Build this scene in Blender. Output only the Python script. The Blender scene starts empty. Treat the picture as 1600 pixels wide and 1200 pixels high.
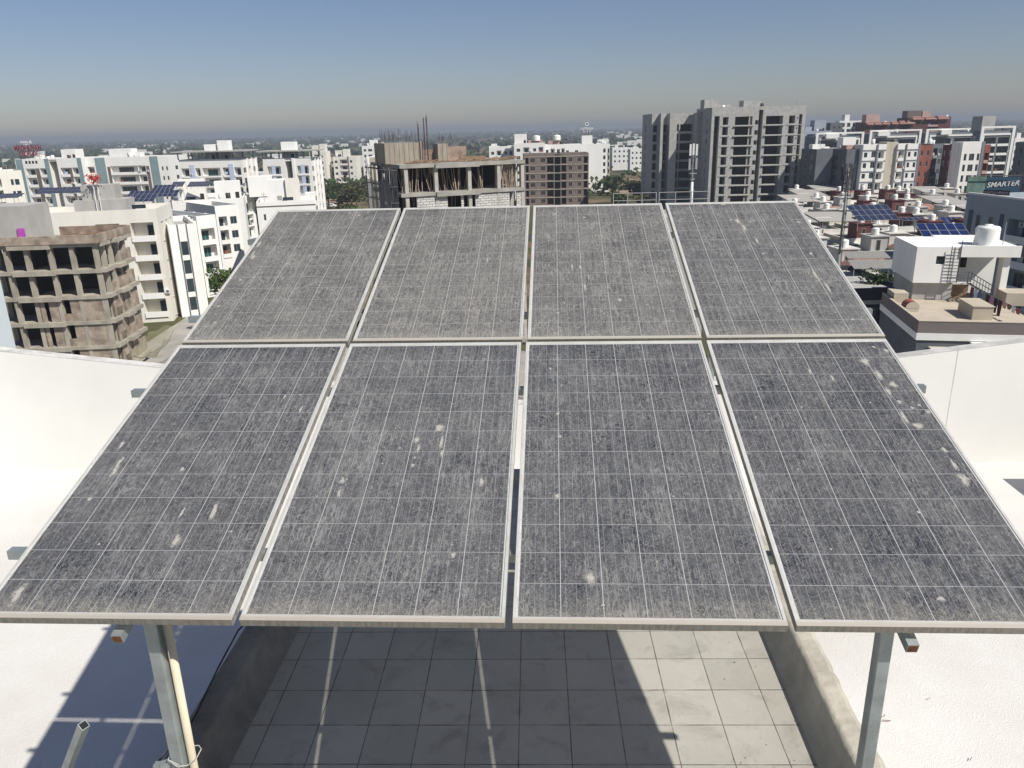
import bpy, bmesh, math, random
from mathutils import Vector, Matrix
R = math.radians
rnd = random.Random(7)
SC = bpy.context.scene
# ---------------------------------------------------------------- camera
CAM = Vector((0.15667, -2.40485, 1.71113)); F = 1207.8
RX = Vector((0.9985292, 0.04917845, -0.02282394))
RY = Vector((-0.00626103, -0.31356368, -0.94954653))     # image down
RZ = Vector((-0.05385399, 0.94829283, -0.31279458))      # forward
cd = bpy.data.cameras.new('camera'); cam = bpy.data.objects.new('camera', cd)
SC.collection.objects.link(cam); SC.camera = cam
cd.sensor_width = 36; cd.lens = F / 1600 * 36; cd.clip_start = .05; cd.clip_end = 30000
cam.matrix_world = Matrix(((RX[0], -RY[0], -RZ[0], CAM[0]), (RX[1], -RY[1], -RZ[1], CAM[1]),
                           (RX[2], -RY[2], -RZ[2], CAM[2]), (0, 0, 0, 1)))
SC.render.resolution_x = 1024; SC.render.resolution_y = 768
# ---------------------------------------------------------------- light
EL = R(48.8); AZ = math.atan2(.6962, -.5297)
w = bpy.data.worlds.new('World'); SC.world = w; w.use_nodes = True
nt = w.node_tree; bgn = nt.nodes['Background']
sky = nt.nodes.new('ShaderNodeTexSky'); sky.sky_type = 'NISHITA'; sky.sun_disc = False
sky.sun_elevation = EL; sky.sun_rotation = AZ
sky.air_density = 1.0; sky.dust_density = 0.5; sky.ozone_density = 1.5; sky.altitude = 100
tint = nt.nodes.new('ShaderNodeMix'); tint.data_type = 'RGBA'; tint.blend_type = 'MULTIPLY'; tint.inputs[0].default_value = 1; tint.inputs[7].default_value = (1.0, 1.0, 1.17, 1)
nt.links.new(sky.outputs[0], tint.inputs[6]); nt.links.new(tint.outputs[2], bgn.inputs[0]); bgn.inputs[1].default_value = 0.058
sd = bpy.data.lights.new('sun', 'SUN'); so = bpy.data.objects.new('sun', sd); SC.collection.objects.link(so)
sd.energy = 5.0; sd.angle = R(.53); sd.color = (1, .955, .88)
S = Vector((.6962 * math.cos(EL) / .8748, -.5297 * math.cos(EL) / .8748, math.sin(EL)))
so.rotation_euler = S.to_track_quat('Z', 'Y').to_euler(); so.location = (20, -20, 40)
SC.view_settings.view_transform = 'Standard'; SC.view_settings.look = 'None'
SC.view_settings.gamma = 1; SC.view_settings.use_curve_mapping = False
SC.view_settings.exposure = 0.16
SC.render.engine = 'CYCLES'
G = -26.3                                            # street level below the array's lower edge
ZT = -4.73; ZS = -1.70                               # white terrace, tiled roof slab

def ray(u, v): return RX * ((u - 800) / F) + RY * ((v - 600) / F) + RZ
def P(u, v, D): return CAM + ray(u, v) * D
def onz(u, v, z):
    d = ray(u, v); return CAM + d * ((z - CAM.z) / d.z)
# ---------------------------------------------------------------- materials
MC = {}
def M(name, col, rough=.85, var=.12, scale=1.5, bump=0, bs=40, metal=0, spec=.3, streak=0):
    if name in MC: return MC[name]
    m = bpy.data.materials.new(name); m.use_nodes = True; t = m.node_tree; n = t.nodes; l = t.links
    b = n['Principled BSDF']; b.inputs['Roughness'].default_value = rough; b.inputs['Metallic'].default_value = metal
    b.inputs['Specular IOR Level'].default_value = spec
    tc = n.new('ShaderNodeTexCoord')
    if var:
        no = n.new('ShaderNodeTexNoise'); no.inputs['Scale'].default_value = scale; no.inputs['Detail'].default_value = 6
        no.inputs['Roughness'].default_value = .65
        mp = n.new('ShaderNodeMapping'); l.new(tc.outputs['Object'], mp.inputs[0]); l.new(mp.outputs[0], no.inputs[0])
        if streak: mp.inputs['Scale'].default_value = (1, 1, streak)
        r = n.new('ShaderNodeValToRGB'); e = r.color_ramp.elements
        e[0].position = .3; e[1].position = .7
        e[0].color = tuple(c * (1 - var) for c in col) + (1,)
        e[1].color = tuple(min(1, c * (1 + var * .6)) for c in col) + (1,)
        l.new(no.outputs[0], r.inputs[0]); l.new(r.outputs[0], b.inputs['Base Color'])
    else: b.inputs['Base Color'].default_value = tuple(col) + (1,)
    if bump:
        n2 = n.new('ShaderNodeTexNoise'); n2.inputs['Scale'].default_value = bs; n2.inputs['Detail'].default_value = 4
        l.new(tc.outputs['Object'], n2.inputs[0]); bp = n.new('ShaderNodeBump'); bp.inputs['Strength'].default_value = bump
        bp.inputs['Distance'].default_value = .01
        l.new(n2.outputs[0], bp.inputs['Height']); l.new(bp.outputs[0], b.inputs['Normal'])
    MC[name] = m; return m
def brick_mat(name, c1, c2, mortar, sx, sz, ms=.02, lo=.82, hi=1.12):
    m = M(name, c1, var=0); t = m.node_tree; n = t.nodes; l = t.links; b = n['Principled BSDF']
    tc = n.new('ShaderNodeTexCoord'); se = n.new('ShaderNodeSeparateXYZ'); l.new(tc.outputs['Object'], se.inputs[0])
    ad = n.new('ShaderNodeMath'); l.new(se.outputs[0], ad.inputs[0]); l.new(se.outputs[1], ad.inputs[1])
    cb = n.new('ShaderNodeCombineXYZ'); l.new(ad.outputs[0], cb.inputs[0]); l.new(se.outputs[2], cb.inputs[1])
    br = n.new('ShaderNodeTexBrick'); l.new(cb.outputs[0], br.inputs[0]); br.inputs['Scale'].default_value = 1
    br.inputs['Brick Width'].default_value = sx; br.inputs['Row Height'].default_value = sz; br.inputs['Mortar Size'].default_value = ms
    br.inputs['Color1'].default_value = c1 + (1,); br.inputs['Color2'].default_value = c2 + (1,); br.inputs['Mortar'].default_value = mortar + (1,)
    no = n.new('ShaderNodeTexNoise'); no.inputs['Scale'].default_value = .9; no.inputs['Detail'].default_value = 8; l.new(tc.outputs['Object'], no.inputs[0])
    mr = n.new('ShaderNodeMapRange'); l.new(no.outputs[0], mr.inputs[0]); mr.inputs[1].default_value = .3; mr.inputs[2].default_value = .7
    mr.inputs[3].default_value = lo; mr.inputs[4].default_value = hi
    mx = n.new('ShaderNodeMix'); mx.data_type = 'RGBA'; mx.blend_type = 'MULTIPLY'; mx.inputs[0].default_value = 1
    l.new(br.outputs[0], mx.inputs[6]); l.new(mr.outputs[0], mx.inputs[7]); l.new(mx.outputs[2], b.inputs['Base Color'])
    return m
white = M('white_paint', (.83, .82, .78), var=.07, scale=.35, streak=.25)
cream = M('cream_paint', (.77, .74, .66), var=.10, scale=.4, streak=.3)
beige = M('beige_paint', (.52, .48, .38), var=.14, scale=.5, streak=.4)
grayp = M('grey_paint', (.20, .22, .235), var=.15, scale=.4)
dgray = M('dark_grey_paint', (.125, .138, .15), var=.2, scale=.4)
teal = M('teal_paint', (.22, .30, .31), var=.15, scale=.4)
lblue = M('pale_blue_paint', (.50, .57, .70), var=.08)
redp = M('brick_red_paint', (.25, .085, .06), var=.2, scale=.5)
dredp = M('dark_red_paint', (.12, .045, .042), var=.25, scale=.5)
pinkp = M('pink_paint', (.48, .33, .28), var=.2, scale=.5)
salmon = M('salmon_tile', (.30, .16, .125), var=.3, scale=2)
conc = M('raw_concrete', (.38, .35, .29), var=.35, scale=.6, streak=.5)
concd = M('dark_concrete', (.20, .19, .17), var=.35, scale=.8)
plgrey = M('grey_render', (.42, .41, .385), var=.2, scale=.5, streak=.4)
towerg = brick_mat('grey_blockwork', (.44, .435, .41), (.40, .395, .375), (.34, .335, .32), 1.6, .5, .03)
brick = brick_mat('raw_brick', (.26, .15, .11), (.33, .20, .15), (.33, .29, .24), .35, .16, .03, .5, 1.25)
brickg = brick_mat('dusty_brick', (.31, .24, .18), (.38, .30, .23), (.38, .33, .27), .35, .16, .03, .5, 1.25)
blockw = brick_mat('white_blockwork', (.60, .59, .55), (.52, .51, .48), (.20, .19, .17), .75, .30, .035)
dark = M('dark_interior', (.035, .033, .03), var=.4, scale=.6)  # near-black colour stands in for shade inside rooms and openings
glass = M('window_glass', (.03, .045, .055), rough=.12, var=.3, scale=.3, spec=.6)
glassg = M('green_glass', (.02, .09, .08), rough=.15, var=.3, scale=.3, spec=.6)
tankb_ = M('black_tank', (.03, .03, .03), rough=.5, var=.1)
winf = M('window_frame', (.35, .34, .33), var=.05)
winw = M('white_window_frame', (.7, .7, .68), var=.05)
louv = M('brown_louvre', (.16, .13, .115), var=.2)
steel = M('galvanised_steel', (.36, .40, .40), rough=.45, var=.25, scale=9, metal=.55, bump=.1)
steeld = M('dark_steel', (.07, .07, .075), rough=.5, var=.2)
wood = M('weathered_timber', (.25, .17, .11), var=.4, scale=3)
rebar = M('rusty_rebar', (.10, .06, .045), var=.3)
sheet = M('grey_metal_sheet', (.38, .36, .33), rough=.6, var=.15, scale=1)
tankw = M('white_plastic', (.80, .80, .76), rough=.5, var=.05)
tankb = M('black_plastic', (.03, .03, .03), rough=.5, var=.1)
rust = M('rust', (.21, .09, .045), var=.5, scale=25, bump=.3)
green = M('green_cloth', (.03, .25, .18), var=.3)
magenta = M('purple_cloth', (.45, .08, .42), var=.2)
redc = M('red_plastic', (.55, .06, .05), var=.3)
# ---------------------------------------------------------------- objects
def link(o): SC.collection.objects.link(o); return o
def tag(o, label=None, cat=None, group=None, kind=None):
    for k, v in (('label', label), ('category', cat), ('group', group), ('kind', kind)):
        if v: o[k] = v
    return o
def thing(name, label, cat, loc=(0, 0, 0), rz=0, group=None):
    o = link(bpy.data.objects.new(name, None)); o.location = loc; o.rotation_euler = (0, 0, rz); o.empty_display_size = .5
    return tag(o, label, cat, group)
def box(bm, x0, x1, y0, y1, z0, z1, mi=0):
    v = [bm.verts.new(p) for p in ((x0, y0, z0), (x1, y0, z0), (x1, y1, z0), (x0, y1, z0), (x0, y0, z1), (x1, y0, z1), (x1, y1, z1), (x0, y1, z1))]
    for q in ((0, 3, 2, 1), (4, 5, 6, 7), (0, 1, 5, 4), (1, 2, 6, 5), (2, 3, 7, 6), (3, 0, 4, 7)):
        f = bm.faces.new([v[i] for i in q]); f.material_index = mi
def quad(bm, pts, mi=0):
    f = bm.faces.new([bm.verts.new(p) for p in pts]); f.material_index = mi; return f
def tube(bm, a, b, r, n=8, r2=None, mi=0, sq=False):
    a = Vector(a); b = Vector(b); d = (b - a).normalized(); r2 = r if r2 is None else r2
    up = Vector((0, 0, 1)) if abs(d.z) < .95 else Vector((0, 1, 0))
    x = d.cross(up).normalized(); y = x.cross(d)
    if sq: n = 4
    off = math.pi / 4 if sq else 0; k = math.sqrt(2) if sq else 1
    A = []; B = []
    for i in range(n):
        t = off + 2 * math.pi * i / n; w_ = x * math.cos(t) + y * math.sin(t)
        A.append(bm.verts.new(a + w_ * r * k)); B.append(bm.verts.new(b + w_ * r2 * k))
    for i in range(n):
        f = bm.faces.new((A[i], A[(i + 1) % n], B[(i + 1) % n], B[i])); f.material_index = mi
        if not sq and n > 6: f.smooth = True
    bm.faces.new(A[::-1]).material_index = mi; bm.faces.new(B).material_index = mi
def obj(name, bm, mats, parent=None, mw=None):
    me = bpy.data.meshes.new(name); bm.to_mesh(me); bm.free()
    for m in (mats if isinstance(mats, (list, tuple)) else [mats]): me.materials.append(m)
    o = link(bpy.data.objects.new(name, me)); o.parent = parent
    if mw: o.matrix_local = mw
    return o
def inst(name, me, parent, mw):
    o = link(bpy.data.objects.new(name, me)); o.parent = parent; o.matrix_local = mw; return o
def copy_tree(o, parent=None):
    c = o.copy(); link(c)
    if parent: c.parent = parent
    for ch in list(o.children): copy_tree(ch, c)
    return c
def BM(): return bmesh.new()
# facade with real openings
def face(bm, o, u, n, W, H, ops, mi=0, mb=1):
    o = Vector(o); u = Vector(u); n = Vector(n); Z = Vector((0, 0, 1))
    xs = sorted({0, W, *[q[0] for q in ops], *[q[1] for q in ops]}); zs = sorted({0, H, *[q[2] for q in ops], *[q[3] for q in ops]})
    p = lambda x, z, d=0: o + u * x + Z * z + n * d
    for i in range(len(xs) - 1):
        col = [q for q in ops if q[0] - 1e-6 <= xs[i] and q[1] + 1e-6 >= xs[i + 1]]
        z0 = None
        for j in range(len(zs) - 1):
            if any(q[2] - 1e-6 <= zs[j] and q[3] + 1e-6 >= zs[j + 1] for q in col):
                if z0 is not None: quad(bm, (p(xs[i], z0), p(xs[i + 1], z0), p(xs[i + 1], zs[j]), p(xs[i], zs[j])), mi)
                z0 = None
            elif z0 is None: z0 = zs[j]
        if z0 is not None: quad(bm, (p(xs[i], z0), p(xs[i + 1], z0), p(xs[i + 1], H), p(xs[i], H)), mi)
    for x0, x1, a, b, d, m_ in ops:
        quad(bm, (p(x0, a, d), p(x1, a, d), p(x1, b, d), p(x0, b, d)), m_)
        quad(bm, (p(x0, a), p(x0, b), p(x0, b, d), p(x0, a, d)), mi)
        quad(bm, (p(x1, a), p(x1, b), p(x1, b, d), p(x1, a, d)), mi)
        quad(bm, (p(x0, a), p(x1, a), p(x1, a, d), p(x0, a, d)), mi)
        quad(bm, (p(x0, b), p(x1, b), p(x1, b, d), p(x0, b, d)), mi)
WC = {}
def win_mesh(w_, h, gm, fm):
    k = (round(w_, 1), round(h, 1), gm.name, fm.name)
    if k in WC: return WC[k], k
    W, H = k[0], k[1]; bm = BM(); f = .06
    box(bm, 0, W, -.02, .03, 0, f); box(bm, 0, W, -.02, .03, H - f, H); box(bm, 0, f, -.018, .028, f, H - f); box(bm, W - f, W, -.018, .028, f, H - f)
    n = max(1, round(W / .8))
    for i in range(1, n): box(bm, W * i / n - .025, W * i / n + .025, -.015, .025, f, H - f)
    quad(bm, ((f, .01, f), (W - f, .01, f), (W - f, .01, H - f), (f, .01, H - f)), 1)
    me = bpy.data.meshes.new('window'); bm.to_mesh(me); bm.free(); me.materials.append(fm); me.materials.append(gm)
    WC[k] = me; return me, k
def par_mesh(w_, h, m, rail=False):
    k = ('p', round(w_, 1), round(h, 1), m.name, rail)
    if k in WC: return WC[k]
    W, H = k[1], k[2]; bm = BM()
    if rail:
        box(bm, 0, W, -.03, .03, H - .06, H); box(bm, 0, W, -.02, .02, H * .5, H * .5 + .03)
        n = max(2, int(W / .35))
        for i in range(n + 1): x = W * i / n; box(bm, x - .02, x + .02, -.02, .02, 0, H - .06)
    else: box(bm, 0, W, -.07, .07, 0, H)
    me = bpy.data.meshes.new('balcony_parapet'); bm.to_mesh(me); bm.free(); me.materials.append(m); WC[k] = me; return me
def elems(root, bm, o, u, n, W, H, cols, fh, top, nf, wallm, accent, gm, fm, reclist):
    """columns of openings in one wall; returns nothing, adds parts"""
    ops = []; o = Vector(o); u = Vector(u); n = Vector(n)
    def mat(x, z, d): 
        p = o + u * x + Vector((0, 0, z)) + n * d
        return Matrix(((u.x, n.x, 0, p.x), (u.y, n.y, 0, p.y), (0, 0, 1, p.z), (0, 0, 0, 1)))
    for c in cols:
        kind, a, b = c[:3]; ex = c[3] if len(c) > 3 else {}
        x0, x1 = a * W, b * W; w_ = x1 - x0
        if kind == 'p':
            bb = BM(); q = ex.get('d', .15); zt = H - ex.get('t', 0); box(bb, x0, x1, -q, 0 - .002, 0, zt)
            obj('pilaster', bb, ex.get('m', accent), root, mat(0, 0, 0)); continue
        if kind == 's':
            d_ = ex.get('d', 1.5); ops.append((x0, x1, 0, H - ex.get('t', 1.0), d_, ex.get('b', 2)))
            continue
        f0, f1 = ex.get('f', (0, nf))
        for k in range(f0, min(f1, nf)):
            zb = H - top - (k + 1) * fh
            if zb < 0: break
            if kind in 'wc':
                h = ex.get('h', 1.3); s = zb + ex.get('s', .95)
                ops.append((x0, x1, s, s + h, .12, 0))
                me, key = win_mesh(w_, h, ex.get('g', gm), ex.get('fm', fm)); m4 = mat(x0, s, .09)
                sc = Matrix.Diagonal((w_ / key[0], 1, h / key[1], 1)); inst('window', me, root, m4 @ sc)
                if kind == 'c':
                    sm = par_mesh(w_ + .5, .1, ex.get('sm', wallm)); q = mat(x0 - .25, s + h + .08, -.2); inst('window_shade', sm, root, q @ Matrix.Diagonal((1, 3.2, 1, 1)))
            elif kind == 'v':
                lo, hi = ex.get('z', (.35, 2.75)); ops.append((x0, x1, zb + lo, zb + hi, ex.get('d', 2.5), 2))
            elif kind in 'br':
                d_ = ex.get('d', 1.3); ops.append((x0, x1, zb + .05, zb + ex.get('zt', 2.7), d_, ex.get('bm', 0)))
                h = ex.get('ph', .95); m_ = ex.get('pm', wallm)
                inst('balcony_parapet', par_mesh(w_ + ex.get('o', .1), h, m_, kind == 'r'), root, mat(x0 - ex.get('o', .1) / 2, zb - ex.get('drop', .2), -.08 - ex.get('out', 0)))
                dw = min(w_ * .8, max(w_ * .55, .8)); me, key = win_mesh(dw, 2.1, ex.get('g', gm), ex.get('fm', fm))
                if RA.random() < .3 and d_ >= 1 and w_ > 1.2: inst('air_conditioner', ac_mesh(), root, mat(x0 + RA.uniform(0, w_ - .9), zb + RA.choice((.9, 1.7)), d_ - .36) if RA.random() < .4 else mat(x1 + .05, zb + .6, -.34))
                if RA.random() < .28 and w_ > 1.5: inst('laundry', cloth_m(RA.randrange(5)), root, mat(x0 + RA.uniform(0, w_ - 1.2), zb + .62, .12))
                inst('window', me, root, mat(x0 + ex.get('do', (w_ - dw) / 2), zb + .1, d_ - .06) @ Matrix.Diagonal((dw / key[0], 1, 2.1 / key[1], 1)))
    face(bm, o, u, n, W, H, ops)
RA = random.Random(5)
def ac_mesh():
    if 'ac' not in WC: bm = BM(); box(bm, 0, .85, 0, .33, 0, .6); tube(bm, (.5, -.012, .3), (.5, -.004, .3), .22, 10, mi=1); me = bpy.data.meshes.new('air_conditioner'); bm.to_mesh(me); bm.free(); me.materials.append(winw); me.materials.append(dgray); WC['ac'] = me
    return WC['ac']
def cloth_m(i):
    k = ('cl', i)
    if k not in WC:
        bm = BM(); N = 5; g = [[bm.verts.new((1.1 * a / N, .05 * math.sin(a * 2 + b), .8 * b / 3)) for a in range(N + 1)] for b in range(4)]
        for b in range(3):
            for a in range(N): bm.faces.new((g[b][a], g[b][a + 1], g[b + 1][a + 1], g[b + 1][a]))
        me = bpy.data.meshes.new('laundry'); bm.to_mesh(me); bm.free(); me.materials.append((redp, lblue, winw, beige, dgray)[i]); WC[k] = me
    return WC[k]
def building(name, label, A, B, depth, front=(), left=(), right=(), fh=3.0, top=1.0, nf=8, wall=None, accent=None, gm=None, fm=None,
             group=None, cabins=(), par=.9, roofm=None, cat='apartment block', canopy=None, band=None, back=None, side=None):
    """A, B: world points of the roof's front left and front right corner; depth goes away from the viewer"""
    wall = wall or white; accent = accent or grayp; gm = gm or glass; fm = fm or winf
    d = (B - A); d.z = 0; W = d.length; rz = math.atan2(d.y, d.x); H = A.z - G
    root = thing(name, label, cat, (A.x, A.y, G), rz, group)
    bm = BM(); args = (fh, top, nf, wall, accent, gm, fm, None)
    elems(root, bm, (0, 0, 0), (1, 0, 0), (0, 1, 0), W, H, front, *args)
    elems(root, bm, (0, depth, 0), (0, -1, 0), (1, 0, 0), depth, H, left, *args)
    elems(root, bm, (W, 0, 0), (0, 1, 0), (-1, 0, 0), depth, H, right, *args)
    quad(bm, ((0, depth, 0), (W, depth, 0), (W, depth, H), (0, depth, H)))
    t = .2; zr = H - par
    for a, b, c, e in (((0, 0), (W, 0), (W - t, t), (t, t)), ((W, 0), (W, depth), (W - t, depth - t), (W - t, t)), ((W, depth), (0, depth), (t, depth - t), (W - t, depth - t)), ((0, depth), (0, 0), (t, t), (t, depth - t))):
        quad(bm, ((*a, H), (*b, H), (*c, H), (*e, H))); quad(bm, ((*e, H), (*c, H), (*c, zr), (*e, zr)))
    quad(bm, ((t, t, zr), (W - t, t, zr), (W - t, depth - t, zr), (t, depth - t, zr)), 1)
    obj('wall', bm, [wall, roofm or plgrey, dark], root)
    for cb in cabins:
        x0, x1, y0, y1, h = cb[:5]; m_ = cb[5] if len(cb) > 5 else wall
        b2 = BM(); face(b2, (x0, y0, zr), (1, 0, 0), (0, 1, 0), x1 - x0, h + par, [(x1 - x0 - 1.3, x1 - x0 - .4, par * .1, 2.0, .15, 1)] if x1 - x0 > 3 and h > 1.6 and not (len(cb) > 6) else [])
        quad(b2, ((x0, y1, zr), (x0, y0, zr), (x0, y0, H + h), (x0, y1, H + h))); quad(b2, ((x1, y0, zr), (x1, y1, zr), (x1, y1, H + h), (x1, y0, H + h)))
        quad(b2, ((x0, y1, zr), (x1, y1, zr), (x1, y1, H + h), (x0, y1, H + h))); quad(b2, ((x0, y0, H + h), (x1, y0, H + h), (x1, y1, H + h), (x0, y1, H + h)))
        obj('roof_cabin', b2, [m_, dark], root)
    if canopy:
        x0, x1, y0, y1, h = canopy; b2 = BM(); box(b2, x0, x1, y0, y1, H + h, H + h + .35)
        for x in [x0 + 1.5 + i * (x1 - x0 - 3) / 6 for i in range(7)]:
            for y in (max(.1, y0 + 1.2), y1 - 1.5): box(b2, x - .15, x + .15, y - .15, y + .15, H, H + h - .002)
        obj('roof_canopy', b2, plgrey, root)
    if band:
        for k in range(nf + 1):
            z = H - top - k * fh
            if z > 0: b2 = BM(); box(b2, -.05, W + .05, -.12, -.002, z - .22, z + .08); obj('floor_band', b2, band, root)
    if W > 7 and nf > 2:
        for i in range(RA.randint(1, 3)):
            x, y = RA.uniform(1.2, W - 1.5), RA.uniform(1, 2.6); b2 = BM(); k = RA.random()
            if k < .5: tube(b2, (x, y, zr), (x, y, zr + 1.5 + RA.random()), .55, 12); obj('roof_tank', b2, winw if k < .35 else tankb_, root)
            elif k < .8: tube(b2, (x, y, zr), (x, y, H + 1.6), .05, 5); tube(b2, (x - .6, y, H + 1.2), (x + .6, y, H + 1.2), .03, 4); obj('antenna', b2, winf, root)
            else: box(b2, x, x + 2, y, y + .1, zr + .9, zr + 1.5); box(b2, x + .1, x + .2, y + .11, y + .8, zr, zr + 1.3); obj('solar_heater', b2, glass, root)

    return root, W, H
def AB(u0, v0, D0, u1, v1=None, D1=None):
    A = P(u0, v0, D0)
    B = P(u1, v1, D1) if D1 else onz(u1, v1, A.z)
    B.z = A.z; return A, B
RB = random.Random(77)
def tank(p, r, h, label, group=None, m=None, name='water_tank'):
    bm = BM(); n = 20; rings = []
    prof = [(r, 0)]; k = 6
    for i in range(k): z = h * .82 * (i + .5) / k; prof += [(r * 1.03, z - .02), (r * .985, z + h * .04)]
    prof += [(r, h * .83), (r * .9, h * .9), (r * .35, h * .95), (r * .33, h), (0.01, h)]
    for q, z in prof: rings.append([bm.verts.new((q * math.cos(2 * math.pi * i / n), q * math.sin(2 * math.pi * i / n), z)) for i in range(n)])
    for a, b in zip(rings, rings[1:]):
        for i in range(n): bm.faces.new((a[i], a[(i + 1) % n], b[(i + 1) % n], b[i])).smooth = True
    o = obj(name, bm, m or tankw); o.location = p; tag(o, label, 'water tank', group); return o
# ================================================================= ground, air
def nodes(name):
    m = bpy.data.materials.new(name); m.use_nodes = True; return m, m.node_tree.nodes, m.node_tree.links
def mathn(n, l, op, a, b=None, c=None):
    q = n.new('ShaderNodeMath'); q.operation = op
    for i, x in enumerate((a, b, c)):
        if x is None: continue
        if isinstance(x, (int, float)): q.inputs[i].default_value = x
        else: l.new(x, q.inputs[i])
    return q.outputs[0]
def mixc(n, l, f, a, b, bt='MIX'):
    q = n.new('ShaderNodeMix'); q.data_type = 'RGBA'; q.blend_type = bt
    for i, x in ((0, f), (6, a), (7, b)):
        if isinstance(x, (int, float)): q.inputs[i].default_value = x
        elif isinstance(x, tuple): q.inputs[i].default_value = x + (1,) if len(x) == 3 else x
        else: l.new(x, q.inputs[i])
    return q.outputs[2]
def noise(n, l, vec, scale, det=5, rough=.6, dist=0, out=0):
    q = n.new('ShaderNodeTexNoise'); q.inputs['Scale'].default_value = scale; q.inputs['Detail'].default_value = det
    q.inputs['Roughness'].default_value = rough; q.inputs['Distortion'].default_value = dist
    if vec: l.new(vec, q.inputs[0])
    return q.outputs[out]
def ramp(n, l, x, a, b, lo=0, hi=1):
    q = n.new('ShaderNodeMapRange'); l.new(x, q.inputs[0])
    for i, v in zip((1, 2, 3, 4), (a, b, lo, hi)): q.inputs[i].default_value = v
    return q.outputs[0]
m, n, l = nodes('ground_earth'); tc = n.new('ShaderNodeTexCoord').outputs['Object']; b = n['Principled BSDF']; b.inputs['Roughness'].default_value = 1
b.inputs['Specular IOR Level'].default_value = .05
c = mixc(n, l, ramp(n, l, noise(n, l, tc, .012, 8), .46, .56), (.075, .085, .035), (.22, .155, .10))
c = mixc(n, l, ramp(n, l, noise(n, l, tc, .08, 8), .45, .6), c, (.045, .06, .025))
c = mixc(n, l, ramp(n, l, noise(n, l, tc, 1.2, 5), .3, .7, 0, .5), c, (.13, .10, .07))
l.new(c, b.inputs['Base Color'])
bm = BM(); quad(bm, ((-16000, -400, G), (16000, -400, G), (16000, 22000, G), (-16000, 22000, G)))
tag(obj('ground', bm, m), kind='structure')
road_m = M('asphalt_road', (.10, .095, .085), var=.3, scale=.3); dirt_m = M('bare_earth', (.30, .21, .145), var=.3, scale=.15)
def strip(name, pts, wd, m_, z):
    bm = BM(); L_ = []
    for i, p in enumerate(pts):
        p = Vector(p); a = Vector(pts[max(0, i - 1)]); b_ = Vector(pts[min(len(pts) - 1, i + 1)]); d = (b_ - a).normalized(); q = Vector((-d.y, d.x)) * wd / 2
        L_.append((bm.verts.new((p.x + q.x, p.y + q.y, z)), bm.verts.new((p.x - q.x, p.y - q.y, z))))
    for (a, b_), (c_, d_) in zip(L_, L_[1:]): bm.faces.new((a, b_, d_, c_))
    return tag(obj(name, bm, m_), kind='structure')
strip('road', [(-36, -100), (-37, 60), (-41, 130), (-46, 230), (-50, 420), (-60, 900)], 8, road_m, G + .012)
strip('road', [(40, -100), (52, 60), (70, 110), (88, 190), (120, 320)], 8, road_m, G + .012)
def patch(name, pts, m_, z):
    bm = BM(); f = bm.faces.new([bm.verts.new((*q[:2], z)) for q in pts]); bm.normal_update()
    if f.normal.z < 0: f.normal_flip()
    return tag(obj(name, bm, m_), kind='structure')
patch('dirt_clearing', [onz(*q, G) for q in ((958, 301), (1006, 303), (1004, 292), (1012, 283), (985, 279), (966, 283), (974, 291))], dirt_m, G + .008)
patch('dirt_clearing', [onz(*q, G) for q in ((505, 330), (560, 328), (545, 304), (530, 296), (512, 299), (500, 307))], dirt_m, G + .008)
pave_m = M('yard_paving', (.36, .34, .30), var=.3, scale=.25)
bm = BM(); quad(bm, ((-50, 12.5, G + .016), (22, 12.5, G + .016), (26, 84, G + .016), (-60, 120, G + .016))); tag(obj('pavement', bm, pave_m), kind='structure')
# haze: one closed box of even, thin air
m = bpy.data.materials.new('haze_air'); m.use_nodes = True; n = m.node_tree.nodes; l = m.node_tree.links
n.remove(n['Principled BSDF']); pv = n.new('ShaderNodeVolumePrincipled'); pv.inputs['Color'].default_value = (.47, .52, .60, 1)
pv.inputs['Density'].default_value = 0.00036; pv.inputs['Anisotropy'].default_value = 0
l.new(pv.outputs[0], n['Material Output'].inputs['Volume'])
bm = BM(); box(bm, -16500, 16500, -450, 22500, G - 1, 26); hz = tag(obj('haze', bm, m), kind='stuff')
# ================================================================= our own building
plas = MC.get('terrace'); 
m, n, l = nodes('white_terrace_coating'); b = n['Principled BSDF']; b.inputs['Roughness'].default_value = .9; b.inputs['Specular IOR Level'].default_value = .1
tc = n.new('ShaderNodeTexCoord').outputs['Object']
wv = n.new('ShaderNodeTexNoise'); wv.inputs['Scale'].default_value = 2.2; wv.inputs['Detail'].default_value = 1; l.new(tc, wv.inputs[0])
ad = n.new('ShaderNodeVectorMath'); ad.operation = 'MULTIPLY_ADD'; l.new(wv.outputs[1], ad.inputs[0]); ad.inputs[1].default_value = (1.2, 1.2, 1.2); l.new(tc, ad.inputs[2])
vo = n.new('ShaderNodeTexVoronoi'); vo.inputs['Scale'].default_value = 2.1; l.new(ad.outputs[0], vo.inputs[0])
ring = mathn(n, l, 'SINE', mathn(n, l, 'MULTIPLY', vo.outputs[0], 95.0))
nz = noise(n, l, tc, 34, 4, .6, 1.0); h = mathn(n, l, 'MULTIPLY_ADD', ring, .10, nz)
bp = n.new('ShaderNodeBump'); bp.inputs['Strength'].default_value = .38; bp.inputs['Distance'].default_value = .02; l.new(h, bp.inputs['Height']); l.new(bp.outputs[0], b.inputs['Normal'])
c = mixc(n, l, ramp(n, l, noise(n, l, tc, .5, 6), .35, .7), (.66, .645, .61), (.58, .555, .51))
c = mixc(n, l, ramp(n, l, noise(n, l, tc, 30, 3, .7, 2), .70, .76), c, (.40, .38, .35)); l.new(c, b.inputs['Base Color'])
terr_m = m
bm = BM(); box(bm, -12.6, 17.8, -9, 12.2, G, ZT - .3); obj_b = obj('wall', bm, white)
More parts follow.
